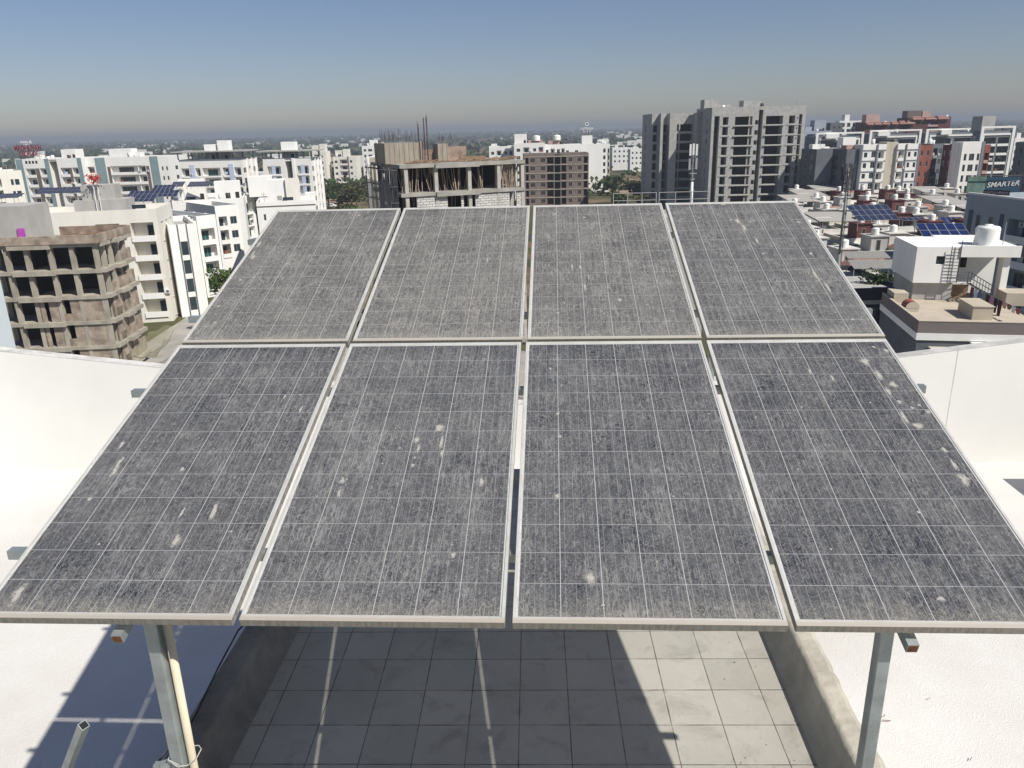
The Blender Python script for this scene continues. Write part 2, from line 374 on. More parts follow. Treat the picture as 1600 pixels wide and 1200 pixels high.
own = thing('apartment_building', 'apartment block under the solar panels, its white roof terrace filling the foreground', 'apartment block', (0, 0, G))
obj_b.parent = own; obj_b.matrix_parent_inverse = Matrix.Translation((0, 0, -G))
bm = BM(); quad(bm, ((-12.6, -9, ZT), (17.8, -9, ZT), (17.8, 12.2, ZT), (-12.6, 12.2, ZT)))
o = obj('roof_terrace', bm, terr_m, own); o.matrix_parent_inverse = Matrix.Translation((0, 0, -G))
tp_ = onz(1566, 748, ZT); bm = BM(); box(bm, tp_.x + .74, tp_.x + 3, tp_.y - 1.8, tp_.y - .565, ZT + .002, ZT + 1.066); o = obj('plinth', bm, white, own); o.matrix_parent_inverse = Matrix.Translation((0, 0, -G))  # added box out of view; casts the shadow tip at the parapet foot
# parapet whose top dips to the middle
par_m = M('white_parapet_paint', (.72, .71, .67), var=.05, scale=.5, bump=.05, bs=6); cop_m = M('weathered_coping', (.56, .55, .52), var=.35, scale=2.5, bump=.3, bs=20)
def ybase(x): return 11.86 + .0173 * x
def ztop(x): return -3.42 + .1205 * abs(x + .5)
bm = BM(); bc = BM(); xs = [-12.6, -9, -6, -3, -.5, 2, 5, 7.75, 7.78, 11, 14, 17.8]
for a, b_ in zip(xs, xs[1:]):
    ya, yb, za, zb = ybase(a), ybase(b_), ztop(a), ztop(b_); t = .26
    quad(bm, ((a, ya, ZT), (b_, yb, ZT), (b_, yb, zb), (a, ya, za))); quad(bm, ((a, ya + t, G), (b_, yb + t, G), (b_, yb + t, zb), (a, ya + t, za)))
    quad(bc, ((a, ya - .004, za + .003), (b_, yb - .004, zb + .003), (b_, yb + t, zb + .003), (a, ya + t, za + .003)))
tag(obj('parapet_wall', bm, par_m), 'white parapet wall across the far side of the roof terrace, its top dipping to the middle', 'wall'); pw = bpy.data.objects['parapet_wall']
obj('coping', bc, cop_m, pw)
for k, x in enumerate((7.76,)):
    bm = BM(); box(bm, x - .006, x + .006, ybase(x) - .003, ybase(x) + .002, ZT + .5, ztop(x)); obj('seam', bm, cop_m, pw)
# tiled slab (roof of the raised stair block)
m, n, l = nodes('roof_tiles'); b = n['Principled BSDF']; b.inputs['Roughness'].default_value = .85; b.inputs['Specular IOR Level'].default_value = .15
tc = n.new('ShaderNodeTexCoord').outputs['Object']; mp = n.new('ShaderNodeMapping'); l.new(tc, mp.inputs[0]); mp.inputs['Rotation'].default_value = (0, 0, R(-1.4)); mp.inputs['Location'].default_value = (.03, -.155, 0)
se = n.new('ShaderNodeSeparateXYZ'); l.new(mp.outputs[0], se.inputs[0]); T_ = .3045
jw = noise(n, l, tc, 7, 3)
def joint(ax):
    f = mathn(n, l, 'FRACT', mathn(n, l, 'ADD', mathn(n, l, 'MULTIPLY', ax, 1 / T_), 1000.0)); d = mathn(n, l, 'ABSOLUTE', mathn(n, l, 'SUBTRACT', f, .5))
    return ramp(n, l, mathn(n, l, 'ADD', d, ramp(n, l, jw, .3, .7, -.006, .004)), .487, .493)
J = mathn(n, l, 'MAXIMUM', joint(se.outputs[0]), joint(se.outputs[1]))
fl = n.new('ShaderNodeVectorMath'); fl.operation = 'FLOOR'; sc_ = n.new('ShaderNodeVectorMath'); sc_.operation = 'SCALE'; sc_.inputs[3].default_value = 1 / T_
l.new(mp.outputs[0], sc_.inputs[0]); l.new(sc_.outputs[0], fl.inputs[0]); wn = n.new('ShaderNodeTexWhiteNoise'); l.new(fl.outputs[0], wn.inputs[0])
base = mixc(n, l, ramp(n, l, noise(n, l, tc, 1.6, 8, .7), .32, .68), (.30, .285, .25), (.43, .415, .365))
base = mixc(n, l, .5, base, mixc(n, l, wn.outputs[0], (.33, .32, .28), (.43, .41, .37)))
base = mixc(n, l, ramp(n, l, noise(n, l, tc, 3.5, 8, .75, .5), .52, .72, 0, .5), base, (.16, .15, .13))
base = mixc(n, l, ramp(n, l, noise(n, l, tc, 60, 3, .6), .68, .76, 0, .5), base, (.12, .11, .10))
base = mixc(n, l, mathn(n, l, 'MULTIPLY', J, .8), base, (.06, .057, .05)); l.new(base, b.inputs['Base Color'])
bp = n.new('ShaderNodeBump'); bp.inputs['Strength'].default_value = .5; bp.inputs['Distance'].default_value = .006
l.new(mathn(n, l, 'SUBTRACT', noise(n, l, tc, 45, 5, .7), J), bp.inputs['Height']); l.new(bp.outputs[0], b.inputs['Normal'])
tile_m = m
rough_c = M('rough_cement_plaster', (.42, .395, .33), var=.28, scale=3.2, bump=1.0, bs=16); rough_d = M('damp_cement_plaster', (.20, .185, .16), var=.45, scale=2.5, bump=1.0, bs=9)  # second plaster is a darker tone, for the left kerb and grit
slab = thing('stair_block', 'raised stair block with grey square roof tiles and rough cement kerbs', 'roof structure', (0, 0, ZT))
def under(o, root): o.parent = root; o.matrix_parent_inverse = root.matrix_world.inverted() if False else Matrix.Translation(-root.location); return o
bm = BM(); box(bm, -1.97, 1.90, -6, 4.90, ZT, ZS - .15); under(obj('wall', bm, cream), slab)
bm = BM(); quad(bm, ((-1.9, -6, ZS), (1.80, -6, ZS), (1.80, 4.8, ZS), (-1.9, 4.8, ZS))); under(obj('tiled_roof', bm, tile_m), slab)
def kerb(x0, x1, y0, y1, seed, fil, mt, jag=0, ysub=.05):
    """cement kerb: rounded inner fillet, uneven outer edge; fil=+1 inner face looks +x, -1 looks -x"""
    r = random.Random(seed); bm = BM(); rows = []; y = y0; z = ZS + .205; j = 0
    while y <= y1 + 1e-6:
        j = max(-jag, min(jag, j + r.uniform(-.5, .5) * jag)); e = r.uniform(-.004, .004)
        inn, out = (x1, x0) if fil > 0 else (x0, x1); s = fil; out2 = out + j * (-s) * -1
        prof = [(inn + s * .10, ZS + .001), (inn + s * .05, ZS + .02 + e), (inn + s * .015, ZS + .07), (inn + e, z - .03), (inn - s * .015, z - .004), (inn - s * .04, z + e * .5), (out2 + s * .03, z + e), (out2, z - .015), (out2, ZS - .25), (out, ZT + .1)]
        rows.append([bm.verts.new((px, y, pz)) for px, pz in prof]); y += ysub
    for a, b_ in zip(rows, rows[1:]):
        for i in range(len(a) - 1): bm.faces.new((a[i], a[i + 1], b_[i + 1], b_[i])).smooth = i < 5
    bm.normal_update(); return under(obj('kerb', bm, mt), slab)
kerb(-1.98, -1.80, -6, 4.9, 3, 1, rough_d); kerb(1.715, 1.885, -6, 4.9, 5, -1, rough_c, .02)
bm = BM(); box(bm, -1.79, 1.70, 4.78, 4.94, ZS - .5, ZS + .06); under(obj('kerb', bm, rough_c), slab)
# ---------------------------------------------------------------- solar panels
TI = R(16.42); CT, ST = math.cos(TI), math.sin(TI); AM = Matrix.Rotation(TI, 4, 'X')
def ar(x, y, z): return Vector((x, y * CT - z * ST, y * ST + z * CT))      # array plane coords -> world
m, n, l = nodes('soiled_solar_cells'); b = n['Principled BSDF']; b.inputs['Specular IOR Level'].default_value = .5
tco = n.new('ShaderNodeTexCoord').outputs['Object']; oi = n.new('ShaderNodeObjectInfo')
se = n.new('ShaderNodeSeparateXYZ'); l.new(tco, se.inputs[0]); X, Y = se.outputs[0], se.outputs[1]
W_, L_ = .992, 1.956; x0, y0, cw, ch = .019, .029, .159, .1582
u = mathn(n, l, 'DIVIDE', mathn(n, l, 'SUBTRACT', X, x0), cw); v = mathn(n, l, 'DIVIDE', mathn(n, l, 'SUBTRACT', Y, y0), ch)
def edge(t, wd):
    f = mathn(n, l, 'FRACT', mathn(n, l, 'ADD', t, 10.0)); d = mathn(n, l, 'ABSOLUTE', mathn(n, l, 'SUBTRACT', f, .5)); return ramp(n, l, d, .5 - wd * 1.3, .5 - wd * .7)
gv = edge(u, .0085); gh = edge(v, .0075); bus = edge(mathn(n, l, 'MULTIPLY_ADD', u, 4.0, .5), .024)
out = mathn(n, l, 'GREATER_THAN', mathn(n, l, 'MAXIMUM', mathn(n, l, 'ABSOLUTE', mathn(n, l, 'SUBTRACT', u, 3.0)), mathn(n, l, 'MULTIPLY', mathn(n, l, 'ABSOLUTE', mathn(n, l, 'SUBTRACT', v, 6.0)), .5)), 3.0)
off = n.new('ShaderNodeVectorMath'); off.operation = 'MULTIPLY_ADD'; l.new(oi.outputs['Random'], off.inputs[0]); off.inputs[1].default_value = (37, 91, 13); l.new(tco, off.inputs[2]); q = off.outputs[0]
mpp = n.new('ShaderNodeMapping'); l.new(q, mpp.inputs[0]); mpp.inputs['Scale'].default_value = (1, .16, 1); qs = mpp.outputs[0]
# dried rain squiggles: thin ridges of warped noise
def ridge(vec, s, det, dist, wd):
    return ramp(n, l, mathn(n, l, 'ABSOLUTE', mathn(n, l, 'SUBTRACT', noise(n, l, vec, s, det, .62, dist), .5)), 0, wd, 1, 0)
mq = n.new('ShaderNodeMapping'); l.new(q, mq.inputs[0]); mq.inputs['Scale'].default_value = (1, .62, 1); qw = mq.outputs[0]
mq2 = n.new('ShaderNodeMapping'); l.new(q, mq2.inputs[0]); mq2.inputs['Scale'].default_value = (1, .055, 1)
sq1 = ridge(qw, 40, 1.5, 1.3, .032); sq2 = ridge(qw, 75, 1, 1.0, .05); stk = ridge(qs, 45, 2, .3, .05); run = noise(n, l, mq2.outputs[0], 38, 4, .75)
big = noise(n, l, q, 2.3, 6, .6); med = noise(n, l, q, 9, 6, .7, .5)
dust = mathn(n, l, 'MULTIPLY_ADD', ramp(n, l, big, .3, .7), .35, .22)
# dust gathers along the low edge and is thin under the top edge
low = ramp(n, l, mathn(n, l, 'MULTIPLY_ADD', med, .22, Y), .06, .24, .75, 0); topc = ramp(n, l, mathn(n, l, 'MULTIPLY_ADD', med, .2, Y), 1.90, 2.02, 0, -.22)
dust = mathn(n, l, 'ADD', dust, mathn(n, l, 'ADD', low, topc)); dust = mathn(n, l, 'ADD', dust, ramp(n, l, med, .35, .75, -.1, .16))
dust = mathn(n, l, 'ADD', dust, n.new('ShaderNodeAttribute').outputs[2]); n['Attribute'].attribute_type = 'OBJECT'; n['Attribute'].attribute_name = 'soil'
sqm = mathn(n, l, 'MAXIMUM', mathn(n, l, 'MULTIPLY', sq1, .9), mathn(n, l, 'MAXIMUM', mathn(n, l, 'MULTIPLY', sq2, .5), mathn(n, l, 'MULTIPLY', stk, mathn(n, l, 'MULTIPLY', ramp(n, l, noise(n, l, q, 5, 2), .4, .6), .9))))
fine = noise(n, l, q, 330, 2, .6)
dk = ridge(q, 14, 4, 1.6, .03); dk = mathn(n, l, 'MULTIPLY', dk, ramp(n, l, noise(n, l, q, 4.5, 2), .50, .64))
cellv = n.new('ShaderNodeTexVoronoi'); cellv.inputs['Scale'].default_value = 60; l.new(q, cellv.inputs[0])
cell = mixc(n, l, ramp(n, l, cellv.outputs[1], .2, .8), (.014, .017, .025), (.026, .030, .043))
cell = mixc(n, l, mathn(n, l, 'MULTIPLY', bus, .3), cell, (.34, .35, .36)); cell = mixc(n, l, mathn(n, l, 'MULTIPLY', gh, .6), cell, (.5, .5, .5)); cell = mixc(n, l, mathn(n, l, 'MAXIMUM', mathn(n, l, 'MULTIPLY', gv, .8), out), cell, (.60, .61, .60))
D_ = mathn(n, l, 'ADD', mathn(n, l, 'MULTIPLY', sqm, mathn(n, l, 'MULTIPLY_ADD', dust, .40, .52)), mathn(n, l, 'ADD', mathn(n, l, 'MULTIPLY_ADD', dust, .42, .03), ramp(n, l, run, .3, .72, -.07, .13))); D_ = mathn(n, l, 'MULTIPLY', D_, ramp(n, l, fine, .3, .7, .65, 1.3)); D_ = mathn(n, l, 'SUBTRACT', D_, mathn(n, l, 'MULTIPLY', dk, .38))
D_ = mathn(n, l, 'MINIMUM', mathn(n, l, 'MAXIMUM', D_, 0.02), .95)
so_ = n.new('ShaderNodeAttribute'); so_.attribute_type = 'OBJECT'; so_.attribute_name = 'soil'
dc = mixc(n, l, mathn(n, l, 'MAXIMUM', low, ramp(n, l, so_.outputs[2], .1, .4, 0, .3)), (.272, .268, .255), (.325, .295, .235)); cover = mathn(n, l, 'MULTIPLY', D_, .9)
col = mixc(n, l, cover, cell, dc); lines = mathn(n, l, 'MAXIMUM', mathn(n, l, 'MULTIPLY', gv, .27), mathn(n, l, 'MAXIMUM', mathn(n, l, 'MULTIPLY', gh, .26), mathn(n, l, 'MULTIPLY', bus, .15))); col = mixc(n, l, lines, col, (.42, .42, .40))
l.new(col, b.inputs['Base Color']); l.new(ramp(n, l, D_, 0, .6, .38, .95), b.inputs['Roughness'])
b.inputs['Specular IOR Level'].default_value = .25
cell_m = m
m, n, l = nodes('anodised_frame'); b = n['Principled BSDF']; b.inputs['Metallic'].default_value = .25; b.inputs['Roughness'].default_value = .6
tc = n.new('ShaderNodeTexCoord').outputs['Object']; mp = n.new('ShaderNodeMapping'); l.new(tc, mp.inputs[0]); mp.inputs['Scale'].default_value = (1, 1, .2)
se = n.new('ShaderNodeSeparateXYZ'); l.new(tc, se.inputs[0])
c = mixc(n, l, ramp(n, l, noise(n, l, tc, 6, 6, .7), .35, .7), (.60, .60, .565), (.47, .45, .41))
c = mixc(n, l, ramp(n, l, se.outputs[1], .012, .03, .85, 0), c, (.45, .40, .33))           # silt on the low rail
c = mixc(n, l, ramp(n, l, se.outputs[2], -.004, -.002, .8, 0), c, mixc(n, l, ramp(n, l, noise(n, l, mp.outputs[0], 50, 5, .7), .4, .65), (.30, .295, .26), (.14, .135, .115)))
l.new(c, b.inputs['Base Color']); frame_m = m
m, n, l = nodes('dried_bird_dropping'); b = n['Principled BSDF']; b.inputs['Roughness'].default_value = 1; tc = n.new('ShaderNodeTexCoord').outputs['Object']
at = n.new('ShaderNodeAttribute'); at.attribute_name = 'Col'
al = mathn(n, l, 'ADD', at.outputs[2], ramp(n, l, noise(n, l, tc, 120, 4, .75, 1), .3, .7, -.55, .45)); l.new(ramp(n, l, al, .05, .6, 0, .85), b.inputs['Alpha'])
l.new(mixc(n, l, noise(n, l, tc, 90, 3), (.33, .31, .27), (.56, .55, .51)), b.inputs['Base Color']); drop_m = m
def panel(label, col_, row, drops, soil):
    g = .02857; x = (col_ - 2) * (W_ + g); root = thing('photovoltaic_module', label, 'solar panel', (0, 0, 0), 0, 'solar panels of the rooftop array')
    yb, zb, t2 = 0, 0, TI
    if row: x += .0071; yb = L_ + .0267; zb = .0035 ; t2 = TI + R(.85)
    if row: zb += -.002
    root.location = ar(x, yb, zb); root.rotation_euler = (t2, 0, 0)
    bm = BM(); s, e, h = .0135, .025, .036
    box(bm, 0, W_, 0, e, -h, 0); box(bm, 0, W_, L_ - e, L_, -h, 0); box(bm, 0, s, e, L_ - e, -h, 0); box(bm, W_ - s, W_, e, L_ - e, -h, 0)
    o = obj('frame', bm, frame_m, root); bv = o.modifiers.new('b', 'BEVEL'); bv.width = .0012; bv.segments = 1
    bm = BM(); quad(bm, ((s, e, -.003), (W_ - s, e, -.003), (W_ - s, L_ - e, -.003), (s, L_ - e, -.003))); quad(bm, ((s, e, -.010), (s, L_ - e, -.010), (W_ - s, L_ - e, -.010), (W_ - s, e, -.010)), 1)
    o = obj('solar_cells', bm, [cell_m, white], root); o['soil'] = soil
    bm = BM(); box(bm, .43, .56, 1.72, 1.82, -.035, -.0105); obj('junction_box', bm, tankb, root)
    r = random.Random(col_ * 7 + row * 31 + 1)
    for k, (dx, dy, sz, el) in enumerate(drops):
        bm = BM(); N = 14; ph = r.random() * 6; cl = bm.loops.layers.float_color.new('Col'); zz = -.0026 + k * .00001
        c0 = bm.verts.new((dx, dy, zz)); rr = sz * .58
        vs = [bm.verts.new((dx + rr * (1 + .3 * math.sin(3 * a + ph) + r.uniform(-.25, .25)) * math.cos(a), dy + el * rr * (1 + r.uniform(-.25, .25)) * math.sin(a) - (rr * .25 * el if math.sin(a) < 0 else 0), zz)) for a in [2 * math.pi * j / N for j in range(N)]]
        for j in range(N):
            f = bm.faces.new((c0, vs[j], vs[(j + 1) % N]))
            for lp in f.loops: lp[cl] = (1, 1, 1, 1) if lp.vert is c0 else (.12, .12, .12, 1)
        obj('bird_dropping', bm, drop_m, root)
    return root
def inv(u_, v_):
    """photo position -> array coordinates, used only to note where each dropping lies on its panel"""
    d = ray(u_, v_); Mi = AM.inverted(); a = Mi @ CAM; e = Mi.to_3x3() @ d; k = (-.003 - a.z) / e.z; return a + e * k
DR = {}
SMEAR = ((1372, 585, .03, 3), (1388, 612, .022, 4), (1412, 650, .022, 4.5), (1490, 725, .02, 4), (690, 690, .016, 6), (654, 700, .014, 5), (912, 450, .012, 9), (892, 420, .012, 8), (185, 725, .018, 6), (335, 795, .016, 6), (285, 800, .012, 5), (1160, 360, .02, 6), (1270, 430, .018, 8), (1290, 450, .018, 7), (1180, 380, .015, 6), (395, 400, .014, 9), (404, 380, .014, 8), (760, 410, .01, 7), (470, 640, .012, 5), (1300, 590, .014, 4), (1265, 580, .012, 4))
for u_, v_, sz, el in ((686, 668, .045, 1.3), (651, 687, .03, 1.3), (648, 715, .013, 1.2), (535, 750, .02, 2), (645, 727, .016, 1.5), (708, 867, .018, 1.6), (752, 752, .02, 3), (625, 700, .012, 1), (690, 708, .014, 3),
    (872, 646, .022, 1), (875, 682, .02, 1), (872, 775, .03, 1), (923, 902, .035, 1.7), (942, 945, .014, 1), (1052, 775, .01, 1), (1050, 590, .009, 1), (860, 576, .013, 1.5),
    (1352, 565, .045, 1.4), (1395, 600, .04, 1.2), (1405, 628, .028, 1), (1425, 637, .02, 1), (1450, 643, .028, 1), (1434, 665, .05, .9), (1437, 633, .018, 1), (1385, 548, .03, 1), (1365, 542, .02, 1), (1475, 702, .02, 2), (1505, 748, .045, 1.6), (1470, 935, .03, .8), (1435, 800, .015, 1),
    (275, 845, .03, 2.2), (335, 800, .02, 4), (30, 925, .035, 2.6), (180, 735, .02, 4), (140, 780, .022, 1.2), (362, 830, .015, 1), (285, 733, .02, 1.4), (190, 695, .02, 3), (445, 620, .012, 3), (240, 690, .01, 1), (470, 617, .012, 1), (155, 850, .012, 1), (408, 850, .01, 1), (530, 770, .016, 3),
    (967, 470, .03, 1.2), (905, 420, .012, 5), (918, 435, .01, 6), (870, 490, .02, 1), (880, 475, .012, 2), (940, 470, .014, 1), (911, 345, .02, 1.2), (856, 375, .016, 1), (866, 340, .02, 1), (1010, 478, .012, 1),
    (660, 458, .02, 1), (738, 483, .013, 1), (690, 425, .01, 1), (625, 360, .012, 1), (760, 380, .014, 1), (685, 400, .009, 1), (770, 445, .012, 1), (640, 470, .013, 1),
    (430, 345, .05, .8), (480, 340, .03, .7), (520, 338, .025, .6), (560, 342, .03, .7), (418, 360, .03, 3), (405, 385, .02, 5), (395, 405, .02, 4), (447, 415, .02, 1), (566, 370, .02, 1), (375, 440, .02, 1), (335, 505, .02, 1), (340, 480, .022, 1.2), (420, 392, .015, 1),
    (1128, 325, .04, .8), (1210, 318, .03, .8), (1225, 322, .02, .7), (1090, 345, .02, 1), (1150, 350, .03, 3), (1140, 348, .02, 1), (1170, 352, .02, 1), (1120, 340, .02, .7), (1215, 345, .02, .7), (1245, 352, .03, 1), (1190, 400, .02, 1), (1340, 470, .03, 1), (1345, 480, .02, 1), (1150, 420, .014, 1), (1265, 400, .02, 2), (1075, 330, .016, .8), (1330, 500, .02, 1)) + SMEAR:
    a = inv(u_, v_); c_ = max(0, min(3, int(math.floor(a.x / 1.02057 + 2)))); r_ = 1 if a.y > L_ + .01 else 0
    lx = a.x - (c_ - 2) * 1.02057; ly = a.y - r_ * (L_ + .0267)
    if .03 < lx < .96 and .04 < ly < 1.92: DR.setdefault((c_, r_), []).append((lx, ly, sz, el))
nm = ['leftmost', 'second from left', 'third from left', 'rightmost']; rr = random.Random(11)
for r_ in (0, 1):
    for c_ in range(4):
        ex = DR.get((c_, r_), []) + [(rr.uniform(.05, .94), rr.uniform(.06, 1.9), rr.uniform(.004, .009), rr.uniform(.8, 1.6)) for _ in range(14)]
        lab = f'{nm[c_]} of four {"far" if r_ else "near"} solar panels, ' + (['streaked pale down its left edge', 'dusty with a few spots', 'dusty with long drip streaks', 'bluish with many white specks'] if r_ else ['dark with elongated pale droppings', 'grey with two round crusted droppings', 'blue-grey with small pale droppings', 'bluish with droppings along its right edge'])[c_]
        panel(lab, c_, r_, ex, (.05, .09, .02, -.04)[c_] + (.29 if r_ else 0) - (.06 if (r_ and c_ == 3) else 0))
# ---------------------------------------------------------------- support frame
rack = thing('panel_support_frame', 'galvanised steel frame of square tubes and posts holding up the eight solar panels', 'support frame', (0, 0, ZS))
h_ = .02
for s_ in (.376, 1.55, 2.36, 3.53):
    bm = BM(); tube(bm, ar(-2.15, s_, -.057), ar(2.08, s_, -.057), h_, sq=True); under(obj('purlin', bm, steel), rack)
for x_ in (-1.510, 1.4425):
    bm = BM(); tube(bm, ar(x_, -.02, -.098), ar(x_, 3.95, -.098), h_, sq=True)
    tube(bm, ar(x_, -.021, -.098), ar(x_, -.0195, -.098), h_ - .003, sq=True, mi=1); under(obj('rafter', bm, [steel, rust]), rack)
for x_, y_, q in ((-1.447, .15, .026), (1.405, .15, .026), (-1.447, 3.55, .026), (1.405, 3.55, .026)):
    bm = BM(); zt_ = y_ * math.tan(TI) - .10; box(bm, x_ - q, x_ + q, y_ - q, y_ + q, ZS + .002, zt_)
    box(bm, x_ - .08, x_ + .08, y_ - .08, y_ + .08, ZS + .001, ZS + .01)
    o = under(obj('post', bm, steel), rack); o.modifiers.new('b', 'BEVEL').width = .004
for sx in (-1.46, 1.42):
    bm = BM(); tube(bm, (sx, .15, ZS + .45), (sx, 1.0, .12), .016, sq=True); under(obj('brace', bm, steel), rack) if sx > 5 else bm.free()
bm = BM(); tube(bm, (-1.398, .165, ZS), (-1.398, .165, -.10), .0165, 16); tag(obj('conduit_pipe', bm, M('cream_pvc', (.62, .55, .41), rough=.5, var=.08, scale=4)), 'cream plastic pipe strapped beside the left steel post', 'pipe')
# wire tie round post and pipe
wire_m = M('tie_wire', (.55, .54, .5), rough=.4, var=.1, metal=.3)
bm = BM(); zc = onz(285, 1187, 0); zc = CAM.z + (ray(285, 1187).z / ray(285, 1187).y) * (.15 - CAM.y); pts = [(-1.478, .118, zc + .03), (-1.44, .112, zc), (-1.40, .125, zc - .005), (-1.365, .14, zc + .02), (-1.358, .175, zc + .035), (-1.38, .20, zc + .03), (-1.48, .185, zc + .03), (-1.478, .118, zc + .03), (-1.43, .11, zc + .01), (-1.43, .10, zc - .03), (-1.45, .09, zc - .09)]
for a, b_ in zip(pts, pts[1:]): tube(bm, a, b_, .0022, 6)
tag(obj('tie_wire', bm, wire_m), 'thin wire twisted round the left post and its cream pipe', 'wire')
# black cable on the left kerb
bm = BM(); cab = [onz(380, 977, ZS + .215), onz(372, 985, ZS + .215), onz(340, 1045, ZS + .215), onz(312, 1103, ZS + .215), onz(290, 1146, ZS + .20), P(264, 1170, 3.9), P(243, 1195, 3.5)]
for a, b_ in zip(cab, cab[1:]): tube(bm, a, b_, .006, 8)
tag(obj('power_cable', bm, tankb), 'black cable lying along the left cement kerb', 'cable')
# leaning open tube at lower left, and the short stub by the post
top_ = P(131, 1133, 3.05); foot = P(102, 1208, 3.30); dd = (foot - top_).normalized()
k_ = (ZT - top_.z) / dd.z; bm = BM(); hx = dd.cross(Vector((0, 0, 1))).normalized(); hy = hx.cross(dd); cn = ((-1, -1), (1, -1), (1, 1), (-1, 1))
lo_ = [bm.verts.new(top_ + dd * k_ + (hx * a + hy * c_) * .016) for a, c_ in cn]; ou = [bm.verts.new(top_ + (hx * a + hy * c_) * .016) for a, c_ in cn]; in_ = [bm.verts.new(top_ + (hx * a + hy * c_) * .0138) for a, c_ in cn]; dp = [bm.verts.new(top_ + dd * .5 + (hx * a + hy * c_) * .0138) for a, c_ in cn]
for A1, B1_ in ((lo_, ou), (ou, in_), (in_, dp)):
    for i in range(4): bm.faces.new((A1[i], A1[(i + 1) % 4], B1_[(i + 1) % 4], B1_[i]))
bm.faces.new(dp)
o = obj('steel_tube', bm, [steel]); tag(o, 'open ended square steel tube leaning up from the white terrace at lower left', 'steel tube')
bm = BM(); a = P(246, 1193, 3.28); tube(bm, a, a + Vector((0, 0, -.3)), .014, sq=True); tube(bm, a + Vector((.01, .0, -.012)), (-1.475, .15, a.z - .012), .013, sq=True)
tube(bm, a + Vector((0, 0, -.3)), (-1.475, .15, a.z - .3), .013, sq=True); under(obj('bracket', bm, steel), rack)
# debris on terrace and tiles
rr = random.Random(5); bm = BM()
for u_, v_, z_, s_ in [(1380, 1120, ZT, .05), (1450, 1093, ZT, .03), (1515, 1188, ZT, .04), (1392, 1126, ZT, .05)]:
    p = onz(u_, v_, z_ + .02); tube(bm, p, p + Vector((rr.uniform(-2, 2) * s_, rr.uniform(-1, 1) * s_, .01)), s_ * .1, 5)
tag(obj('leaf_litter', bm, wood), 'dry leaf and twig bits lying on the white terrace', 'litter', kind='stuff')
bm = BM()
for _ in range(26):
    u_, v_ = rr.uniform(1120, 1250), rr.uniform(990, 1200); p = onz(u_, v_, ZS + .003)
    if p.x > 1.69: continue
    s_ = rr.uniform(.0015, .005); tube(bm, p, p + Vector((s_, s_ * rr.uniform(-1, 1), s_ * .5)), s_, 5)
tag(obj('grit', bm, rough_d), 'grit and small stones on the roof tiles by the right kerb', 'grit', kind='stuff')
#@@CITY
# ================================================================= the town
w_ = lambda a, b, **k: ('w', a, b, k)
b_k = lambda a, b, **k: ('b', a, b, k)
v_k = lambda a, b, **k: ('v', a, b, k)
# ---- neighbour wing at far left; blue of the shade put into its white wall colour
A, B = P(-260, 400, 12.5), P(26, 548, 17.5); A.z = B.z = .9
building('building_wing', 'pale bluish white wall of the next wing at the left edge, behind the parapet', A, B, 8, cat='building wing', wall=M('bluish_white_paint', (.62, .68, .70), var=.08, scale=.6), nf=0)
# ---- raw concrete frame buildings
def frame_block(name, label, A, B, depth, nfl, fh=3.05, cols=(), sides=(), infill=(), slabm=conc, colm=conc, brk=brickg, overh=.5, zig=0, par=1.0):
    d = B - A; d.z = 0; W = d.length; rz = math.atan2(d.y, d.x); H = A.z - G
    root = thing(name, label, 'unfinished building', (A.x, A.y, G), rz)
    for k in range(nfl + 1):
        z = H - par - k * fh
        if z < 0: break
        bm = BM(); r = random.Random(k); y = 0
        # slab with slightly stepped fascia
        xs = [0, W * .27, W * .62, W]
        for i, (a, b2) in enumerate(zip(xs, xs[1:])): box(bm, a + (0 if i == 0 else .004), b2, -.25 * (i % 2), depth, z - .42 - .12 * (i % 2) , z)
        for i in range(zig): box(bm, W + .003, W + .35 + .35 * (i % 2), depth * (i + .15) / zig, depth * (i + .95) / zig, z - .45, z - .003)
        obj('floor_slab', bm, slabm, root)
        if k == 0: continue
        for x in cols: 
            bm = BM(); box(bm, x * W, x * W + .45, .15, .75, z + .002, z + fh - .43); obj('column', bm, colm, root)
        for y in sides:
            bm = BM(); box(bm, W - .6, W - .1, y * depth, y * depth + .5, z + .002, z + fh - .43); obj('column', bm, colm, root)
            bm = BM(); box(bm, .1, .6, y * depth, y * depth + .5, z + .002, z + fh - .43); obj('column', bm, colm, root)
        for (f0, f1, x0, x1, z0, z1, side) in infill:
            if not (f0 <= k <= f1): continue
            bm = BM()
            if side == 'F': box(bm, x0 * W, x1 * W, .2, .42, z + z0, z + z1)
            else: box(bm, W - .35, W - .08, x0 * depth, x1 * depth, z + z0, z + z1)
            obj('brick_wall', bm, brk, root)
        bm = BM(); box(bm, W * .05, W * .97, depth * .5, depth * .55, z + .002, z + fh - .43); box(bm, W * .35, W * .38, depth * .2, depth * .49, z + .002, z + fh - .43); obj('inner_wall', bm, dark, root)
    return root, W, H
A, B = AB(-45, 372, 88, 147, 366)
r1, W1, H1 = frame_block('unfinished_building', 'brown unfinished concrete frame with brick infill at the far left', A, B, 9.5, 7, 3.05,
    cols=(.03, .22, .385, .58, .76, .955), sides=(.2, .4, .6, .8), zig=3,
    infill=[(3, 7, .60, .955, 0, .9, 'F'), (3, 7, .68, .955, .9, 2.62, 'F'), (3, 7, .395, .46, 0, 2.62, 'F'), (3, 7, .40, .43, 0, 2.6, 'F'), (3, 7, .50, .575, 0, 2.62, 'F'), (2, 7, .25, .42, 0, 1.0, 'S'), (1, 1, .65, .98, 0, 1.3, 'S'),
            (2, 2, .45, .98, 0, 1.6, 'S'), (3, 7, .2, .5, 0, 2.62, 'S'), (3, 7, .55, .98, 0, 2.62, 'S')])
